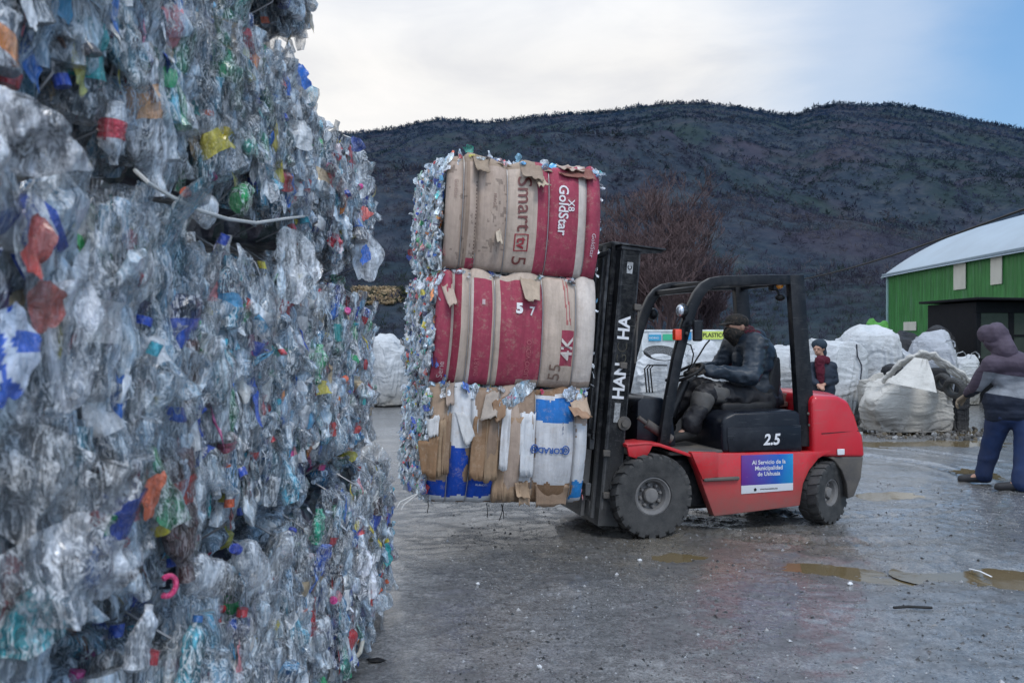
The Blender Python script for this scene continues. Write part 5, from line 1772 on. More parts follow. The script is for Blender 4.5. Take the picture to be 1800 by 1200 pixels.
jk = [('e', chest + Vector((.02, 0, .02)), (.165, .215, .225)), ('e', belly + Vector((.02, 0, -.02)), (.185, .205, .22)), ('c', shN, shF, .105, .105), ('c', neck + Vector((.03, 0, -.02)), chest, .09, .14),
      ('c', shN + Vector((0, .01, -.01)), elN, .098, .082), ('c', elN, wrN + (elN - wrN).normalized() * .02, .080, .052), ('c', shF, elF, .095, .08), ('c', elF, wrF + (elF - wrF).normalized() * .02, .078, .052),
      ('c', chest + Vector((-.08, 0, .06)), belly + Vector((-.08, 0, -.04)), .11, .13), ('c', belly + Vector((.10, -.1, -.12)), belly + Vector((.10, .1, -.12)), .10, .10),
      ('e', neck + Vector((.095, 0, .015)), (.075, .125, .085))]
organic('jacket', jk, M['navy'], drv, voxel=.011, smooth=2, wr=.018, wf=(9, 9, 15), seed=3)
tr = [('c', hipN + Vector((.05, 0, .0)), hipF + Vector((.05, 0, .0)), .135, .135), ('c', hipN, knN, .122, .088), ('c', knN, anN + (knN - anN) * .10, .088, .085), ('c', hipF, knF, .12, .088), ('c', knF, anF + (knF - anF) * .1, .088, .08),
      ('c', hipN, hipF, .12, .12)]
organic('trousers', tr, M['work_tr'], drv, voxel=.012, smooth=3, wr=.024, wf=(9, 9, 9), seed=8)
k1 = knN.lerp(anN, .18); k2 = knN.lerp(anN, .38)
organic('knee_band', [('c', k1, k2, .097, .094)], M['reflect'], drv, voxel=.012, smooth=3, wr=.012, wf=(9, 9, 9), seed=8)
k1 = knN.lerp(hipN, .10); k2 = knN.lerp(hipN, .22)
organic('knee_band', [('c', k1, k2, .096, .101)], M['reflect'], drv, voxel=.012, smooth=3, wr=.012, wf=(9, 9, 9), seed=9)
for an in (anN, anF):
    organic('boot', [('c', an + Vector((.0, 0, .06)), an + Vector((0, 0, -.03)), .058, .055), ('c', an + Vector((.03, 0, -.05)), an + Vector((-.17, 0, -.085)), .048, .042)], M['boot'], drv, voxel=.01, smooth=3)
for w_, e_ in ((wrN, elN), (wrF, elF)):
    organic('glove', hand_shapes(w_, (w_ - e_), (-.2, .3 if w_ is wrN else -.3, -1), 1 if w_ is wrN else -1, .75, 1.16), M['camo'], drv, voxel=.006, smooth=1)
u_ = Vector((0, 0, 1))
organic('face_scarf', [('e', hd + Vector((-.022, 0, -.052)), (.100, .084, .074), (0, 0, 0)), ('c', hd + Vector((.0, 0, -.08)), neck + Vector((0, 0, -.01)), .082, .098), ('c', hd + Vector((-.10, -.01, -.01)), hd + Vector((-.115, -.01, -.04)), .018, .02)], M['camo'], drv, voxel=.009, smooth=3, wr=.008, wf=(16, 16, 24), seed=4)
organic('hood_lining', [('c', hd + Vector((.065, -.05, -.03)), neck + Vector((.055, -.085, .03)), .045, .05), ('c', hd + Vector((.085, .02, -.01)), neck + Vector((.10, 0, .03)), .05, .06)], M['camo_red'], drv, voxel=.01, smooth=3, wr=.012, wf=(14, 14, 14))
cp = [('e', hd + Vector((.008, 0, .052)), (.112, .088, .075), (0, .05, 0)), ('c', hd + Vector((-.085, -.045, .040)), hd + Vector((-.085, .045, .040)), .014, .014)]
for k in np.linspace(-.05, .05, 6): cp.append(('c', hd + Vector((-.085, k, .040)), hd + Vector((-.185 + abs(k) * .5, k, .022)), .009, .007))
organic('cap', cp, M['camo'], drv, voxel=.008, smooth=3)
eyes(drv, hd, fdir)

# --- man on the right, back towards us, pulling at an open bag
D0 = 9.1
w_ = lambda px, py, dd=0: W(px, py, D0 + dd)
scl = 1.0
hdM = w_(1747, 592, .10); nkM = w_(1757, 617, .05)
shL = w_(1738, 640, .02); shR = w_(1820, 638, -.10)
chM = w_(1780, 655, .05); blM = w_(1788, 690, .03)
hpL = w_(1757, 732, .06); hpR = w_(1806, 732, -.06)
knL = w_(1742, 786, .14); knR = w_(1802, 792, -.18)
anL = w_(1730, 832, .18); anR = w_(1796, 852, -.32)
anL.z = .09; anR.z = .09
elL = w_(1719, 676, .16); wrL = w_(1699, 695, .42)
elR = w_(1846, 690, .12); wrR = w_(1822, 722, .42)
fM = Vector((-.55, .8, -.25))
b_ = head_shapes(hdM, fM) + [('c', nkM - Vector((0, 0, .05)), hdM, .055, .055), ('e', chM, (.15, .11, .2)), ('e', blM, (.14, .11, .17)), ('c', hpL, hpR, .09, .09),
     ('c', shL, elL, .045, .036), ('c', elL, wrL, .036, .026), ('c', shR, elR, .045, .036), ('c', elR, wrR, .036, .026),
     ('c', hpL, knL, .075, .055), ('c', knL, anL, .05, .036), ('c', hpR, knR, .075, .055), ('c', knR, anR, .05, .036),
     ('c', anL, anL + Vector((-.15, .05, -.05)), .035, .03), ('c', anR, anR + Vector((-.14, .06, -.05)), .035, .03)]
gl = hand_shapes(wrL, (-.75, .2, -.62), (-.5, -.1, -.8), -1, .6, 1.15)
gr = hand_shapes(wrR, (wrR - elR), (-.6, .3, -.7), 1, .7, 1.0)
man = organic('person', b_ + gl + gr, M['skin'], voxel=.0085, smooth=2)
tag(man, 'man in plum hooded jacket and blue jeans bending towards an open bag, seen from behind', 'person')
nt = NT('plum_and_grey_jacket')
g = geoco(nt); oc = objco(nt)
sp = nt.n('SeparateXYZ', ins={0: g})
zz = nt.math('MULTIPLY_ADD', sp.outputs['X'], .17, sp.outputs['Z'])
xm = (W(1780, 660, D0).x)
za_ = W(1745, 657, D0); zb_ = W(1745, 692, D0); zc_ = W(1745, 706, D0)
k0 = .17 * za_.x
edge = nt.math('ADD', zz, nt.math('MULTIPLY_ADD', nt.noise(oc, 6, 2), .02, -.01))
s1_ = nt.math('LESS_THAN', edge, za_.z + k0 + .012)
s2_ = nt.math('LESS_THAN', edge, zb_.z + .17 * zb_.x)
arm = nt.math('LESS_THAN', sp.outputs['X'], W(1728, 660, D0).x)
c = nt.mix((.075, .058, .082), (.22, .24, .27), s1_)
c = nt.mix(c, (.012, .018, .035), s2_)
c = nt.mix(c, (.075, .058, .082), arm)
c = nt.mix(c, nt.ramp(nt.noise(oc, 8, 6), [(.3, .72), (.7, 1.15)]), 1.0, 'MULTIPLY')
q_ = nt.n('TexWave', wave_type='BANDS', bands_direction='Z', ins={'Vector': oc, 'Scale': 7.0, 'Distortion': 1.5, 'Detail': 2.0}).outputs['Fac']
p = nt.n('BsdfPrincipled', ins={'Base Color': c, 'Roughness': .75, 'Normal': nt.bump(nt.noise(oc, 16, 5), .4, .02, nt.bump(q_, .12, .01)), 'Specular IOR Level': .3})
mj = nt.out(p.outputs[0])
jk = [('e', chM, (.23, .16, .24)), ('e', blM + Vector((.0, 0, -.02)), (.215, .165, .24)), ('c', shL + Vector((.04, 0, 0)), shR - Vector((.04, 0, 0)), .105, .105), ('c', nkM, chM, .09, .18),
      ('c', shL + Vector((.02, 0, -.02)), elL, .10, .080), ('c', elL, wrL + (elL - wrL) * .15, .078, .052), ('c', shR, elR, .11, .09), ('c', elR, wrR + (elR - wrR) * .12, .088, .058),
      ('c', hpL + Vector((.0, 0, .04)), hpR + Vector((0, 0, .04)), .155, .155), ('c', hpL + Vector((-.0, 0, .16)), hpR + Vector((.02, 0, .16)), .17, .17),
      ('c', nkM + Vector((.02, -.02, .03)), hdM - Vector((0, 0, .05)), .11, .10)]
organic('jacket', jk, mj, man, voxel=.012, smooth=3, wr=.013, wf=(6, 6, 9), seed=13)
organic('hood', [('e', hdM + Vector((.012, -.012, .015)), (.124, .122, .136), (0, .2, 0)), ('e', hdM + Vector((-.05, .04, .03)), (.088, .09, .104)), ('c', hdM + Vector((.05, -.03, -.02)), nkM + Vector((.03, -.04, .0)), .10, .12)], mj, man, voxel=.012, smooth=4, wr=.014, wf=(9, 9, 9), seed=2)
M['jeans'] = cloth('blue_jeans', (.012, .028, .085), .85, (.05, .05, .06), .25)
tr = [('c', hpL, hpR, .135, .135), ('c', hpL, knL, .132, .098), ('c', knL, anL + Vector((0, 0, -.01)), .098, .084), ('c', hpR, knR, .132, .102), ('c', knR, anR + Vector((0, 0, -.01)), .100, .086)]
organic('jeans', tr, M['jeans'], man, voxel=.012, smooth=3, wr=.013, wf=(6, 6, 7), seed=21)
M['shoe'] = cloth('dark_shoe', (.02, .021, .026), .55, (.08, .075, .07), .3)
for an, dx_ in ((anL, -.20), (anR, -.19)):
    organic('shoe', [('c', an + Vector((.04, 0, -.03)), an + Vector((dx_, .08, -.055)), .052, .042), ('c', an + Vector((.05, 0, -.055)), an + Vector((dx_ - .01, .08, -.065)), .036, .034), ('c', an + Vector((0, 0, .03)), an, .05, .05)], M['shoe'], man, voxel=.010, smooth=3,
            fn=lambda co, no: np.stack([co[:, 0], co[:, 1], np.maximum(co[:, 2], .0)], -1))
M['glove'] = cloth('tan_work_glove', (.34, .27, .19), .85, (.12, .09, .07), .4)
for q, e_, wv in ((gl, elL, wrL), (gr, elR, wrR)):
    hs = [(s_[0], s_[1], s_[2], s_[3] * 1.3, s_[4] * 1.3) for s_ in q] + [('c', wv + (e_ - wv).normalized() * .05, wv, .042, .036)]
    organic('glove', hs, M['glove'], man, voxel=.0065, smooth=1)
eyes(man, hdM, fM)
# --- woman behind the truck
D1 = 12.8
q = lambda px, py, dd=0: W(px, py, D1 + dd)
hdW = q(1439, 613, 0); nkW = q(1444, 634, 0); shl = q(1428, 645, .02); shr = q(1462, 645, .06); chW = q(1446, 660, .05); blW = q(1447, 685, .05)
hl_ = q(1437, 705, .03); hr_ = q(1457, 705, .06); kl = q(1436, 738, 0); kr = q(1458, 738, .05)
al_ = Vector((kl.x, kl.y + .02, .08)); ar = Vector((kr.x, kr.y, .08))
el_ = q(1426, 668, -.05); er = q(1466, 668, .05); wl = q(1438, 676, -.20); wr_ = q(1448, 676, -.18)
fW = Vector((-.62, -.78, -.12))
b_ = head_shapes(hdW, fW, .96) + [('c', nkW, hdW, .05, .05), ('e', chW, (.13, .09, .16)), ('e', blW, (.12, .09, .15)), ('c', hl_, hr_, .085, .085), ('c', shl, el_, .04, .033), ('c', el_, wl, .033, .023), ('c', shr, er, .04, .033), ('c', er, wr_, .033, .023),
     ('c', hl_, kl, .07, .05), ('c', kl, al_, .048, .034), ('c', hr_, kr, .07, .05), ('c', kr, ar, .048, .034), ('c', al_, al_ + Vector((-.1, -.1, -.045)), .035, .03), ('c', ar, ar + Vector((-.1, -.1, -.045)), .035, .03)]
b_ += hand_shapes(wl, wl - el_, (.3, .3, -1), 1, .6, .92) + hand_shapes(wr_, wr_ - er, (-.3, .3, -1), -1, .6, .92)
wo = organic('person', b_, M['skin'], voxel=.009, smooth=2)
tag(wo, 'woman in dark knit hat, burgundy scarf and navy coat standing behind the forklift', 'person')
M['coat'] = cloth('navy_coat', (.018, .026, .042), .7)
organic('coat', [('e', chW, (.19, .15, .20)), ('e', blW, (.18, .15, .2)), ('c', shl, shr, .085, .085), ('c', shl, el_, .075, .066), ('c', el_, wl + (el_ - wl) * .2, .064, .045), ('c', shr, er, .078, .068), ('c', er, wr_ + (er - wr_) * .2, .066, .045), ('c', hl_, hr_, .12, .12), ('c', nkW, chW, .07, .12)], M['coat'], wo, voxel=.013, smooth=3, wr=.015, wf=(8, 8, 12), seed=5)
organic('trousers', [('c', hl_, kl, .095, .075), ('c', kl, al_, .073, .06), ('c', hr_, kr, .095, .075), ('c', kr, ar, .073, .06), ('c', hl_, hr_, .10, .10)], M['work_tr'], wo, voxel=.013, smooth=3, wr=.012)
organic('scarf', [('c', nkW + Vector((-.04, -.06, .03)), nkW + Vector((.06, .0, .0)), .062, .07), ('c', nkW + Vector((-.06, -.09, .0)), chW + Vector((-.09, -.16, -.02)), .07, .055), ('c', chW + Vector((-.09, -.16, -.02)), chW + Vector((-.08, -.15, -.16)), .055, .045)], cloth('burgundy_scarf', (.085, .010, .022), .9), wo, voxel=.011, smooth=2, wr=.015, wf=(14, 14, 20))
M['knit'] = cloth('dark_knit', (.028, .042, .058), .95)
organic('knit_hat', [('e', hdW + Vector((.018, .02, .062)), (.112, .112, .088)), ('c', hdW + Vector((.05, .06, .03)), hdW + Vector((.075, .07, -.07)), .075, .07)], M['knit'], wo, voxel=.011, smooth=2, wr=.006, wf=(30, 30, 30))
for an in (al_, ar): organic('boot', [('c', an + Vector((0, 0, .03)), an + Vector((0, 0, -.03)), .05, .048), ('c', an + Vector((0, 0, -.04)), an + Vector((-.11, -.11, -.045)), .042, .036)], M['boot'], wo, voxel=.011, smooth=2)
eyes(wo, hdW, fW, .96)

# ------------------------------------------------------------------ big bags
M['bag_w'] = bag_mat('white_woven_bag', (.56, .58, .60), (.17, .15, .12), -.1, .8)
M['bag_g'] = bag_mat('grey_woven_bag', (.42, .44, .48), (.12, .11, .10), -.05, .7)
M['bag_d'] = bag_mat('dirty_woven_bag', (.52, .50, .46), (.13, .11, .085), -.2, .95)
M['bag_o'] = bag_mat('open_woven_bag', (.56, .545, .51), (.12, .10, .08), -.3, .75)
M['blackfilm'] = bag_mat('black_film', (.022, .023, .027), (.08, .075, .07), -.2, .3)
M['rope'] = cloth('dark_seam', (.03, .035, .05), .8)


def cloth_sack(seed, W_=1.0, fill=.80, tall=1.22, slack=1.10, frames=36, N=44):
    """drape a slack woven sack over its lumpy filling and let it settle; 1 m wide, about .9 m high"""
    bm = bmesh.new(); bmesh.ops.create_icosphere(bm, subdivisions=5, radius=1)
    P = np.array([v.co[:] for v in bm.verts])
    S = np.sign(P) * np.abs(P) ** .62 * np.array([W_ / 2, W_ / 2, fill / 2])
    S = S * (1 + .17 * fbm(P * 1.4 + seed * 5.1, seed, 3))[:, None]
    S[:, 2] += fill / 2
    for v, p in zip(bm.verts, S): v.co = p
    me = bpy.data.meshes.new('f'); bm.to_mesh(me); bm.free()
    fo = bpy.data.objects.new('f', me); COL.objects.link(fo)
    fo.modifiers.new('c', 'COLLISION'); fo.collision.thickness_outer = .012; fo.collision.cloth_friction = 22
    fl = MB().box((-3, -3, -.3), (3, 3, -.005), 0).build('f', M['wire']); fl.modifiers.new('c', 'COLLISION'); fl.collision.thickness_outer = .01
    bm = bmesh.new(); bmesh.ops.create_cube(bm, size=1)
    bmesh.ops.subdivide_edges(bm, edges=bm.edges[:], cuts=N, use_grid_fill=True)
    co = np.array([v.co[:] for v in bm.verts])
    co[:, :2] *= W_ * slack; co[:, 2] = (co[:, 2] + .5) * tall + .02
    q = fbm(co * 4 + seed, seed, 2) * .012
    co[:, 0] += q; co[:, 1] += q
    for v, p in zip(bm.verts, co): v.co = p
    me = bpy.data.meshes.new('s'); bm.to_mesh(me); bm.free()
    so = bpy.data.objects.new('s', me); COL.objects.link(so)
    m = so.modifiers.new('cl', 'CLOTH'); k = m.settings
    k.quality = 6; k.mass = .25; k.tension_stiffness = 25; k.compression_stiffness = 25; k.shear_stiffness = 8; k.bending_stiffness = .25; k.air_damping = 2
    m.collision_settings.distance_min = .008; m.collision_settings.use_self_collision = False; m.collision_settings.collision_quality = 3
    m.point_cache.frame_start = 1; m.point_cache.frame_end = frames
    for f in range(1, frames + 1): SC.frame_set(f)
    m2 = so.modifiers.new('u', 'SUBSURF'); m2.levels = 1; m2.render_levels = 1
    me2 = evaluated(so)
    n = len(me2.vertices)
    V = np.empty(n * 3); me2.vertices.foreach_get('co', V); V = V.reshape(-1, 3)
    fs = [tuple(p.vertices) for p in me2.polygons]
    for o in (so, fo, fl):
        d = o.data; bpy.data.objects.remove(o); bpy.data.meshes.remove(d)
    bpy.data.meshes.remove(me2)
    SC.frame_set(1)
    V = np.nan_to_num(V)
    V[:, :2] /= (V[:, 0].max() - V[:, 0].min()); V[:, 2] = np.maximum(V[:, 2], 0) / V[:, 2].max()
    return V, fs


SACKS = [cloth_sack(1), cloth_sack(2, tall=1.30, slack=1.06), cloth_sack(3, tall=1.15, slack=1.16), cloth_sack(4, fill=.62, tall=1.2, slack=1.2)]


def bag(px, pw, ytop, D, label, mat='bag_w', seed=0, loops=True, depth=1.0, name='big_bag', tilt=0, sq=.55, fold=1.0, seam=False, cat='bag', group='big woven bags piled behind the forklift', zb=0, lean=0):
    ht = W(px, ytop, D).z - zb
    wd = pw / F * D
    cx = W(px, 590, D).x
    V, fs = SACKS[seed % len(SACKS)]
    P = V.copy()
    a = seed * 1.9 + .4
    ca, sa = math.cos(a * (1 if seed % 2 else 0)), math.sin(a * (1 if seed % 2 else 0))
    if seed % 4 == 2: P[:, 0] *= -1; fs = [f[::-1] for f in fs]
    P[:, 0], P[:, 1] = P[:, 0] * ca - P[:, 1] * sa, P[:, 0] * sa + P[:, 1] * ca
    P[:, 0] /= (P[:, 0].max() - P[:, 0].min()); P[:, 1] /= (P[:, 1].max() - P[:, 1].min())
    t = P[:, 2].copy()
    P = P * np.array([wd, wd * depth, ht])
    # sway, uneven shoulders and a slumped foot
    w1 = fbm(P * 1.1 + seed * 3.3, seed, 2)
    P[:, 2] *= 1 + .14 * fbm(np.stack([P[:, 0] * 1.8 + seed, P[:, 1] * 1.8, t * 0], -1), seed + 2, 2) * t - .04 * t
    nn_ = P - np.array([0, 0, ht * .45]); nn_ /= np.linalg.norm(nn_, axis=1)[:, None] + 1e-6
    qq = P + .10 * np.stack([vn(P * 3 + 3, seed + 5), vn(P * 3 + 8, seed + 6), vn(P * 3 + 13, seed + 8)], -1)
    P += nn_ * (((1 - np.abs(vn(qq * np.array([1.5, 1.5, 10]) + seed, seed + 1)) * 2) ** 3 * .024 + (1 - np.abs(vn(qq * np.array([3, 3, 19]) + seed, seed + 2)) * 2) ** 3 * .012) * np.clip(t * 4, 0, 1))[:, None]
    P[:, 0] += lean * t ** 2 + .05 * w1 * wd; P[:, 1] += .05 * w1 * wd
    root = MB().add(P, fs).build(name, M[mat], None, sharp=0, loc=(cx, D + wd * .5 * depth, zb))
    tag(root, label, cat, group)
    zm = P[:, 2].max()

    def skin(x0, z0):
        m = np.where((np.abs(P[:, 0] - x0) < .05 * wd) & (np.abs(P[:, 2] - z0) < .05 * ht))[0]
        if len(m) == 0: return Vector((x0, -wd * .4, z0))
        i = m[np.argmin(P[m, 1])]
        return Vector(P[i])
    if seam:
        pts = [skin((seam - .5) * wd + .05 * wd * math.sin(z * 3), z * ht) + Vector((0, -.012, 0)) for z in np.linspace(.1, .93, 12)]
        MB().tube(pts, .011, 6).build('seam', M['rope'], root)
    if loops and mat in ('bag_w', 'bag_g'):
        rl_ = random.Random(seed)
        for s_ in (-1, 1):
            top = Vector((s_ * wd * rl_.uniform(.2, .34) + lean, -.25 * wd * depth, ht * .86))
            r_ = rl_.uniform(.07, .12)
            pts = [top + Vector((math.cos(a) * r_, rl_.uniform(-.02, .02), math.sin(a) * r_ * rl_.uniform(.7, 1.0))) for a in np.linspace(-.5, 3.6, 12)]
            MB().tube(pts, .016, 6, flat=.35).build('lifting_loop', M[mat], root)
    return root


bag(676, 92, 586, 19.0, 'tall white big bag between the bottle bales and the lifted load', seed=1, group=None)
bag(1168, 112, 610, 17.2, 'white big bag behind the steering wheel, left of the driver', seed=2, lean=.05)
bag(1246, 100, 603, 17.6, 'pale big bag right behind the driver hands', seed=3)
bag(1320, 90, 612, 17.4, 'pale big bag hidden mostly behind the driver back', seed=14)
bag(1386, 104, 594, 16.6, 'smooth white big bag between the driver and the rear post', seed=4, fold=.6)
bag(1478, 128, 586, 15.4, 'white big bag with a dark seam behind the woman', seed=5, seam=.80, depth=.8)
bag(1545, 136, 571, 16.4, 'tallest white big bag, in the middle of the pile', seed=6, fold=.8)
bag(1666, 104, 586, 17.4, 'grey crumpled bag leaning behind the open one', 'bag_g', 7, lean=-.1)
bag(1708, 50, 612, 19.5, 'small pale bag beside the man with the plum jacket', seed=8)
bag(1548, 52, 650, 14.9, 'small dirty brown sack squeezed at the foot of the pile', 'bag_d', 9, name='sack', cat='sack', group=None)
bag(1622, 90, 578, 19.0, 'black film bundle on top of the pile, under the green wall', 'blackfilm', 10, name='film_bundle', cat='bundle', group=None)
bag(1672, 90, 573, 20.2, 'black plastic heap against the green barn', 'blackfilm', 11, name='film_bundle', cat='bundle', group=None)
bag(1580, 60, 575, 21.0, 'black plastic heap at the barn corner', 'blackfilm', 15, name='film_bundle', cat='bundle', group=None)
bag(1432, 90, 602, 17.9, 'dull white bag in the gap left of the one with the dark seam', seed=22)
bag(1604, 74, 612, 17.0, 'grey bag wedged between the tallest white bag and the leaning grey one', 'bag_g', 27)
bag(1585, 60, 628, 15.6, 'black film bundle squeezed behind the open bag rim', 'blackfilm', 31, name='film_bundle', cat='bundle', group=None)
# the slumped open bag
D2 = 13.9
ob = bag(1618, 168, 662, D2, 'dirty slumped big bag lying open, full of black scrap and old tyres', 'bag_o', 12, loops=False, depth=.62, sq=.75, fold=1.2)
lp = [(1556, 665, -.0), (1575, 645, -.15), (1596, 628, -.25), (1618, 619, -.3), (1642, 622, -.3), (1665, 638, -.3), (1690, 655, -.3), (1705, 668, -.2)]
pts = [W(a, b, D2 + .35 + c) - ob.location for a, b, c in lp]
sm = []
for i in range(len(pts) - 1):
    for t in np.linspace(0, 1, 6)[:-1]: sm.append(pts[i].lerp(pts[i + 1], t))
sm.append(pts[-1])
rgb = np.random.default_rng(4)
mb = MB()
for k in range(4):
    mb.tube([p + Vector((rgb.normal(0, .010), k * .03, -.025 * k + rgb.normal(0, .010))) for p in sm], [.032 + .012 * math.sin(i * 1.3 + k) for i in range(len(sm))], 7)
mb.build('bag_rim', M['bag_o'], ob)
for (px, pw, yt, sd) in ((1655, 66, 638, 41), (1694, 30, 662, 42)):
    o = bag(px, pw, yt, D2 + .25, 'black crumpled scrap spilling from the open bag' if sd == 41 else 'small black scrap bundle next to the glove of the man', 'blackfilm', sd, name='scrap_bundle', cat='scrap', group=None, depth=.6)


def tyre(px, py, D, r, rot, label):
    c = W(px, py, D)
    mb = MB()
    h = r * .36
    mb.lathe([(r * .55, -h * .7), (r * .6, -h * .95), (r * .85, -h), (r * .97, -h * .75), (r, -h * .3), (r, h * .3), (r * .97, h * .75), (r * .85, h), (r * .6, h * .95), (r * .55, h * .7)], 40, closed=True)
    for k in range(26):
        a = 2 * math.pi * k / 26
        mb.box((-.012, -h * .7, r * .97), (.012, h * .7, r * 1.02), .003, M=Matrix.Rotation(a, 4, 'Y'))
    o = mb.build('tyre', M['tyre'], None, loc=c); o.rotation_euler = rot
    return tag(o, label, 'tyre')


tyre(1678, 682, 13.62, .17, (R(20), R(10), R(-52)), 'small worn tyre lying in the mouth of the open bag')
tyre(1658, 672, 13.85, .15, (R(15), R(0), R(-60)), 'second smaller tyre tucked behind the first in the open bag')

# front sheet of the open bag, drawn up to the rim
def sheet(u, v):
    a = W(1560, 672, D2 - .35) - ob.location; b = W(1648, 690, D2 - .55) - ob.location
    c = W(1608, 628, D2 + .0) - ob.location; d = W(1632, 632, D2 + .0) - ob.location
    out = []
    for uu, vv in zip(u, v):
        p = a.lerp(b, uu).lerp(c.lerp(d, uu), vv)
        out.append((p + Vector((0, -.05 * math.sin(math.pi * uu) - .03 * float(vn(np.array([uu * 7, vv * 2, 1.]), 5)), .0)))[:])
    return out
MB().grid(24, 24, sheet).build('bag_side', M['bag_o'], ob, sharp=0)
# rubble along the foot of the pile
mb = MB(); rg = np.random.default_rng(12)
for i in range(420):
    px = rg.uniform(1380, 1740); D = rg.uniform(13.1, 14.6) if px > 1500 else rg.uniform(14.4, 15.6)
    p = W(px, 700, D); s = .012 + .06 * rg.uniform() ** 2.5
    col = [(.10, .09, .078), (.13, .12, .11), (.06, .056, .05), (.17, .16, .15), (.11, .088, .06), (.30, .30, .30)][rg.integers(0, 6)]
    Mx = Matrix.Translation((p.x, D, s * .3)) @ Euler(rg.uniform(0, 3, 3)).to_matrix().to_4x4()
    mb.ball((0, 0, 0), (s, s * rg.uniform(.5, 1), s * rg.uniform(.3, .8)), M=Mx, sub=1, col=tuple(col) + (1,))
o = mb.build('rubble', pbr('rubble', (1, 1, 1), .8, use_col=True, bump=.5), smooth=False, use_col=True)
tag(o, 'small stones and muddy litter along the foot of the bag pile', 'rubble', kind='stuff')

# ------------------------------------------------------------------ white skip with printed stripes
sk = empty('recycling_container', (W(1216, 590, 19.3).x, 19.3, 0), R(-2), 'white container with blue, green and yellow printed panels behind the driver', 'container')
wd = 2.25; ht = W(1200, 581, 19.3).z
mb = MB(); mb.box((-wd / 2, 0, .05), (wd / 2, 1.4, ht), .03); mb.box((-wd / 2 - .02, -.02, ht - .03), (wd / 2 + .02, 1.42, ht + .02), .01)
mb.build('container_body', pbr('white_container', (.62, .65, .66), .5, dirt=DIRT, damt=.25, zd=(0, .8)), sk)
mb = MB()
def pane(pa, pb, pya, pyb, col):
    a = W(pa, pya, 19.25); b = W(pb, pyb, 19.25)
    mb.box((a.x - sk.location.x, -.028, b.z), (b.x - sk.location.x, -.004, a.z), 0, col=col)
pane(1141, 1163, 588, 599, (.03, .30, .50, 1)); pane(1166, 1187, 587, 598, (.04, .42, .22, 1)); pane(1189, 1216, 584, 597, (.03, .25, .50, 1))
pane(1234, 1280, 582, 596, (.55, .66, .12, 1)); pane(1141, 1163, 584, 588, (.5, .6, .68, 1))
mb.build('printed_panel', M['col'], sk, use_col=True)
V, fs = text_geo('PLASTICO', .13, bold=.003)
c = W(1257, 589, 19.2)
MB().add(np.stack([V[:, 0] * .9 + c.x - sk.location.x, np.full(len(V), -.031), V[:, 1] + c.z], -1), fs).build('lettering', M['black'], sk, smooth=False)
V, fs = text_geo('VIDRIO', .07); c = W(1151, 594, 19.2)
MB().add(np.stack([V[:, 0] + c.x - sk.location.x, np.full(len(V), -.031), V[:, 1] + c.z], -1), fs).build('lettering', M['white_ink'], sk, smooth=False)

# ------------------------------------------------------------------ green barn
bx0, by0 = 14.78, 33.6
ang = math.atan2(-1, -.0673)
barn = empty('barn', (bx0, by0, 0), ang, 'green corrugated barn with a pale blue arched roof', 'barn')
# local x runs along the wall towards the viewer, local y = towards the inside
def corr(name, base):
    nt = NT(name); oc = objco(nt)
    sp = nt.n('SeparateXYZ', ins={0: oc})
    n = nt.noise(oc, 1.3, 8, .7)
    st = nt.noise(nt.n('Mapping', ins={'Vector': oc, 'Scale': (5, 5, .35)}).outputs[0], 1.5, 6, .65)
    c = nt.mix(base, nt.ramp(n, [(.3, .78), (.7, 1.15)]), 1.0, 'MULTIPLY')
    c = nt.mix(c, nt.ramp(st, [(.3, .62), (.65, 1.15)]), 1.0, 'MULTIPLY')
    c = nt.mix(c, (.16, .26, .20), nt.math('MULTIPLY', nt.ramp(nt.noise(nt.n('Mapping', ins={'Vector': oc, 'Scale': (3, 3, .5)}).outputs[0], 1.2, 8, .75), [(.52, 0), (.7, 1)]), .45))
    p = nt.n('BsdfPrincipled', ins={'Base Color': c, 'Roughness': .45, 'Normal': nt.bump(n, .15, .02)})
    return nt.out(p.outputs[0])


BL, EV = 24.0, 4.02
Wd = 13.0
mb = MB()
nseg = 24 * 14
xs = np.linspace(0, BL, nseg + 1)
yy_ = .018 * np.sin(xs * 2 * np.pi / .23)
V = []; fs = []
for x, y in zip(xs, yy_): V += [(x, y, 0), (x, y, EV)]
for i in range(nseg): fs.append((2 * i, 2 * i + 1, 2 * i + 3, 2 * i + 2))
mb.add(V, fs)
mb.box((0, .05, 0), (.06, Wd, EV - .02), 0); mb.box((BL - .06, .05, 0), (BL, Wd, EV - .02), 0); mb.box((.06, Wd - .05, 0), (BL - .06, Wd, EV - .02), 0)
mb.build('wall', corr('green_sheet', (.045, .20, .050)), barn, smooth=True, sharp=60)
hw = Wd / 2; hr = 2.25; RR = (hw * hw + hr * hr) / (2 * hr)
mb = MB()


def roofp(u, v, off=0.0):
    a = math.asin((hw + .18) / RR)
    th = -a + 2 * a * v
    y = hw + (RR + off) * np.sin(th); z = EV + hr - RR + (RR + off) * np.cos(th)
    return np.stack([-.25 + u * (BL + .3), y, z], -1)


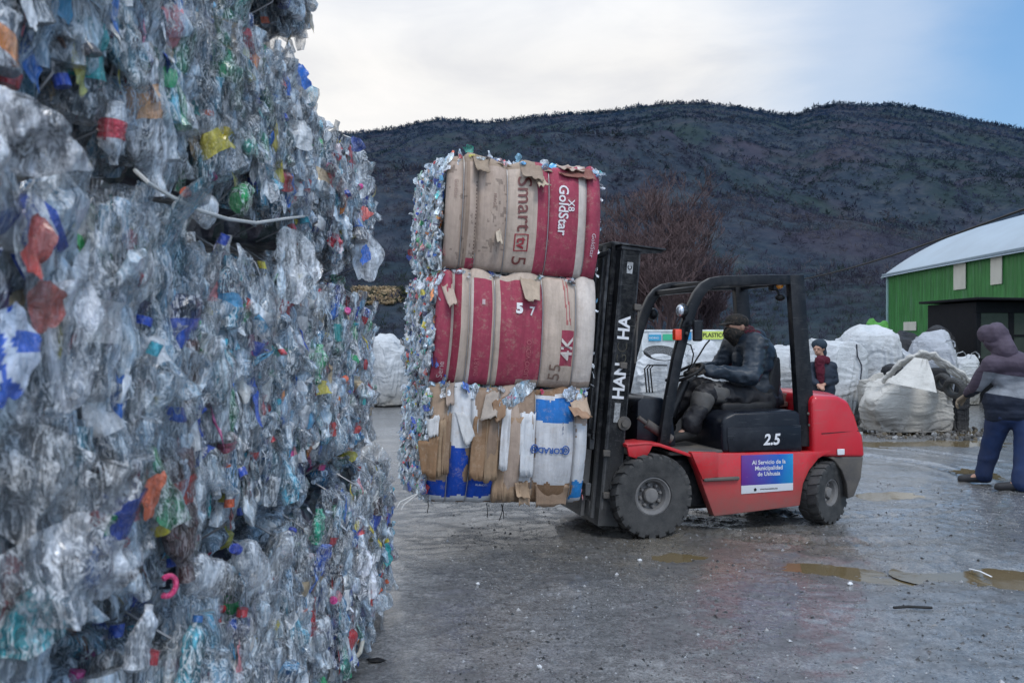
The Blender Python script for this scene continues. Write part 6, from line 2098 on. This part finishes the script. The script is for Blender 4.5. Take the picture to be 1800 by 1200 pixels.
mb.grid(40, 48, lambda u, v: roofp(u, v, .02 + .012 * np.sin(u * 260)))
mb.grid(2, 48, lambda u, v: roofp(u * 0, v, .02 - .10 * u))
mb.build('roof', pbr('pale_roof_sheet', (.34, .41, .47), .5, var=.22, dscale=.6, bump=0), barn, sharp=30)
mb = MB()
for x_ in (.03, BL - .03):
    P = roofp(np.zeros(49), np.linspace(0, 1, 49), -.03); P[:, 0] = x_
    V = [tuple(p) for p in P] + [(x_, p[1], EV - .03) for p in P]
    mb.add(V, [(i, i + 1, 49 + i + 1, 49 + i) for i in range(48)])
mb.build('gable', corr('green_gable', (.045, .20, .050)), barn)
MB().box((-.02, -.05, 0), (.10, .05, EV), .01).build('corner_trim', pbr('corner_trim', (.28, .42, .42), .5), barn)
MB().box((-.2, -.16, EV - .09), (BL, -.06, EV + .01), .02).build('gutter', pbr('gutter', (.25, .32, .37), .5), barn)
tm = pbr('translucent_sheet', (.62, .60, .52), .4, var=.12, dscale=3)


def wy(px):   # distance along the wall for a photo column
    u = (px - HX) / F
    Yp = (bx0 - .0673 * by0) / (u - .0673)
    return (by0 - Yp) / math.sin(-ang) if False else (by0 - Yp) * math.sqrt(1 + .0673 ** 2), Yp


for (pa, pb, ya, yb) in ((1678, 1699, 463, 510), (1743, 1763, 451, 501), (1590, 1612, 566, 581)):
    a, Ya = wy(pa); b, Yb = wy(pb)
    z1 = EYE + (HY - ya) / F * Ya; z0 = EYE + (HY - yb) / F * Ya
    MB().box((a, -.045, z0), (b, -.022, z1), .004).build('skylight_panel', tm, barn)
# ------------------------------------------------------------------ black lean-to in front of the barn
sh = empty('shed', (11.05, 20.6, 0), 0, 'low black shed with windows in front of the green barn', 'shed')
dkm = pbr('black_boards', (.005, .006, .009), .7, dirt=(.03, .03, .035), damt=.15, spec=.2)
mb = MB()
mb.box((.15, 0, 0), (3.2, .08, 1.05), .01); mb.box((.15, 0, 2.15), (3.2, .08, 2.42), .01)
for x_ in (.15, .95, 1.95, 3.1): mb.box((x_, -.01, 1.05), (x_ + .12, .09, 2.15), .01)
mb.box((.15, .08, 0), (.23, 2.4, 2.42), .01); mb.box((3.12, .08, 0), (3.2, 2.4, 2.42), .01); mb.box((.23, 2.32, 0), (3.12, 2.4, 2.42), .01)
mb.build('wall', dkm, sh)
MB().prism([(0, 2.52), (3.5, 2.46), (3.5, 2.40), (0, 2.46)], -.35, 2.6, .01).build('roof', dkm, sh)
gm = pbr('dusty_glass', (.055, .065, .06), .12, bump=0)
for x_ in (.27, 1.07, 2.07):
    MB().box((x_, .03, 1.05), (x_ + (.68 if x_ < 1 else .88), .045, 2.15), 0).build('window', gm, sh)
    MB().box((x_, .01, 1.58), (x_ + (.68 if x_ < 1 else .88), .07, 1.63), .003).build('window_bar', dkm, sh)
# green tarp heap left of the barn
mb = MB()
hp_ = W(1548, 590, 26.5)
bag(1549, 34, 549, 26.0, 'bright green tarp heap with frosted white edge beside the barn corner', 'green_tarp', 17, loops=False, name='tarp_heap', cat='tarp', group=None) if False else None
M['green_tarp'] = bag_mat('green_tarp', (.10, .34, .07), (.10, .2, .06), -.2, .4)
tp = bag(1550, 40, 547, 26.0, 'bright green tarp heap with a white edge beside the barn corner', 'green_tarp', 17, loops=False, name='tarp_heap', cat='tarp', group=None)

# ------------------------------------------------------------------ bare brown tree behind the mast
def bare_tree(px, D, top, width, label, seed, col, trunk_r=.12, lean=0):
    rt = empty('bare_tree', (W(px, 590, D).x, D, 0), 0, label, 'tree')
    Ht = W(px, top, D).z; Wd_ = width / F * D
    rnd = random.Random(seed)
    trunk = MB(); tw = MB()

    def grow(p, d, L, r, lvl, mbx):
        n = 4
        pts = [p]; q = p.copy(); dd = d.copy()
        for i in range(n):
            dd = (dd + Vector((rnd.gauss(0, .12), rnd.gauss(0, .12), rnd.gauss(.05, .08)))).normalized()
            q = q + dd * L / n; pts.append(q.copy())
        mbx.tube(pts, [max(.011, r * (1 - .16 * i)) for i in range(n + 1)], 7 if lvl < 2 else 3, caps=False)
        if lvl >= 5: return
        k = (6, 5, 5, 4, 4)[lvl]
        for i in range(k):
            t = rnd.uniform(.25, 1.0) if lvl else rnd.uniform(.12, 1.0)
            j = min(n - 1, int(t * n)); bp = pts[j].lerp(pts[j + 1], t * n - j)
            a = rnd.uniform(0, 6.28); sp_ = rnd.uniform(.35, .85)
            side = Vector((math.cos(a), math.sin(a), 0))
            nd = (dd * (1 - sp_ * .5) + side * sp_ + Vector((0, 0, .25))).normalized()
            grow(bp, nd, L * rnd.uniform(.48, .68), r * .52, lvl + 1, trunk if lvl < 1 else tw)
    for s_ in range(4):
        a = rnd.uniform(0, 6.28)
        grow(Vector((rnd.uniform(-.5, .5), rnd.uniform(-.4, .4), 0)), Vector((math.cos(a) * .38 + lean, math.sin(a) * .3, 1)).normalized(), Ht * .56, trunk_r * rnd.uniform(.6, 1), 0, trunk)
    m = pbr('bark_' + str(seed), col, .9, bump=.2)
    trunk.build('trunk', m, rt); tw.build('crown', m, rt)
    return rt


bare_tree(1160, 44, 338, 200, 'large bare reddish brown tree rising behind the mast', 3, (.095, .060, .060), .16)
bare_tree(1085, 48, 400, 200, 'smaller bare brown tree left of the mast top', 5, (.085, .048, .050), .12)
bare_tree(1225, 52, 440, 200, 'low bare purple brown tree right of the mast', 8, (.075, .050, .058), .10)

# ------------------------------------------------------------------ overhead cable, litter
pts = []
a = W(1330, 500, 62); b = W(1985, 300, 17)
for t in np.linspace(0, 1, 30):
    p = a.lerp(b, t); p.z -= .6 * math.sin(math.pi * t) * .9; pts.append(p)
o = MB().tube(pts, .034, 6).build('overhead_cable', M['rubber'])
tag(o, 'thin black overhead cable sloping up over the green barn', 'cable')
ws = pbr('white_scrap', (.75, .76, .78), .5)


def scrap(px, py, s, label, mat, h=.01, name='litter', seed=0, lx=1.6):
    D = F * EYE / (py - HY)
    p = W(px, py, D)
    rg = np.random.default_rng(seed)
    gz = float(ground_h(np.array([p.x]), np.array([p.y]))[0])
    bm = bmesh.new(); bmesh.ops.create_icosphere(bm, subdivisions=2, radius=1)
    for v in bm.verts: v.co = Vector((v.co.x * s * lx, v.co.y * s, v.co.z * h)) * (1 + .3 * rg.normal())  if False else Vector((v.co.x * s * lx * (1 + .25 * math.sin(v.co.y * 5 + seed)), v.co.y * s, v.co.z * h + .3 * h * math.sin(v.co.x * 6)))
    o = MB().bm(bm).build(name, mat, None, loc=(p.x, p.y, gz + h * .7)); o.rotation_euler = (0, 0, rg.uniform(-.5, .5))
    return tag(o, label, 'litter')


scrap(1125, 986, .010, 'white plastic scrap on the asphalt in front of the front wheel', ws, seed=1)
scrap(948, 1176, .008, 'tiny white scrap on the asphalt near the bottom edge', ws, seed=2)
scrap(1422, 951, .009, 'pale scrap on the brownish ground below the red chassis', ws, seed=3)
scrap(1495, 1026, .014, 'white foam flake beside the brown puddle', ws, .012, seed=4)
scrap(840, 1033, .008, 'small pale chip on the asphalt below the load', ws, seed=5)
scrap(660, 1163, .022, 'dark scrap by the foot of the bottle bales', M['rubber'], seed=6, lx=2)
D = F * EYE / (1072 - HY)
a = W(1572, 1071, D); b = W(1640, 1074, D); a.z = b.z = .012
o = MB().tube([a, a.lerp(b, .4) + Vector((0, .01, .003)), b], .008, 6).build('stick', M['rubber'])
tag(o, 'straight black stick lying on the wet ground at the right', 'stick')
p = W(1722, 1005, 5.72)
o = MB().tube([(p.x - .01, p.y + .10, .01), (p.x + .01, p.y, .02), (p.x + .03, p.y - .10, .012)], .007, 6, flat=.5).build('plastic_strip', ws)
tag(o, 'white plastic strip standing in the puddle at the right edge', 'litter')
# gravel lying loose on the yard
mb = MB(); rg = np.random.default_rng(77)
N = 13000
x = rg.uniform(-.7, 6.2, N); y = 2.9 + 6.5 * rg.uniform(0, 1, N) ** 1.3
x = x * (y / 9.0) * 1.0 + 0
hz = ground_h(x, y)
dn = vn(np.stack([x * 1.2, y * 1.2, x * 0], -1), 91)
T4 = np.array([(1, 0, -.3), (-.5, .86, -.3), (-.5, -.86, -.3), (0, 0, .8)])
for i in range(N):
    if rg.uniform(-1, 1) > dn[i] + .45: continue
    s = rg.uniform(.0025, .0075) * (2.2 if rg.uniform() < .10 else 1)
    a = rg.uniform(0, 6.28); c, s_ = math.cos(a), math.sin(a)
    V = T4 * np.array([s * rg.uniform(.8, 1.7), s, s * rg.uniform(.5, 1)])
    V = np.stack([V[:, 0] * c - V[:, 1] * s_ + x[i], V[:, 0] * s_ + V[:, 1] * c + y[i], V[:, 2] + hz[i] + s * .2], -1)
    g_ = rg.choice([.03, .05, .09, .16, .26, .40], p=[.30, .24, .16, .15, .10, .05])
    mb.add(V, [(0, 1, 2), (0, 3, 1), (1, 3, 2), (2, 3, 0)], (g_, g_ * 1.01, g_ * 1.04, 1))
o = mb.build('gravel', pbr('loose_gravel', (1, 1, 1), .5, use_col=True, bump=0), smooth=False, use_col=True)
tag(o, 'loose gravel scattered over the wet yard', 'gravel', kind='stuff')
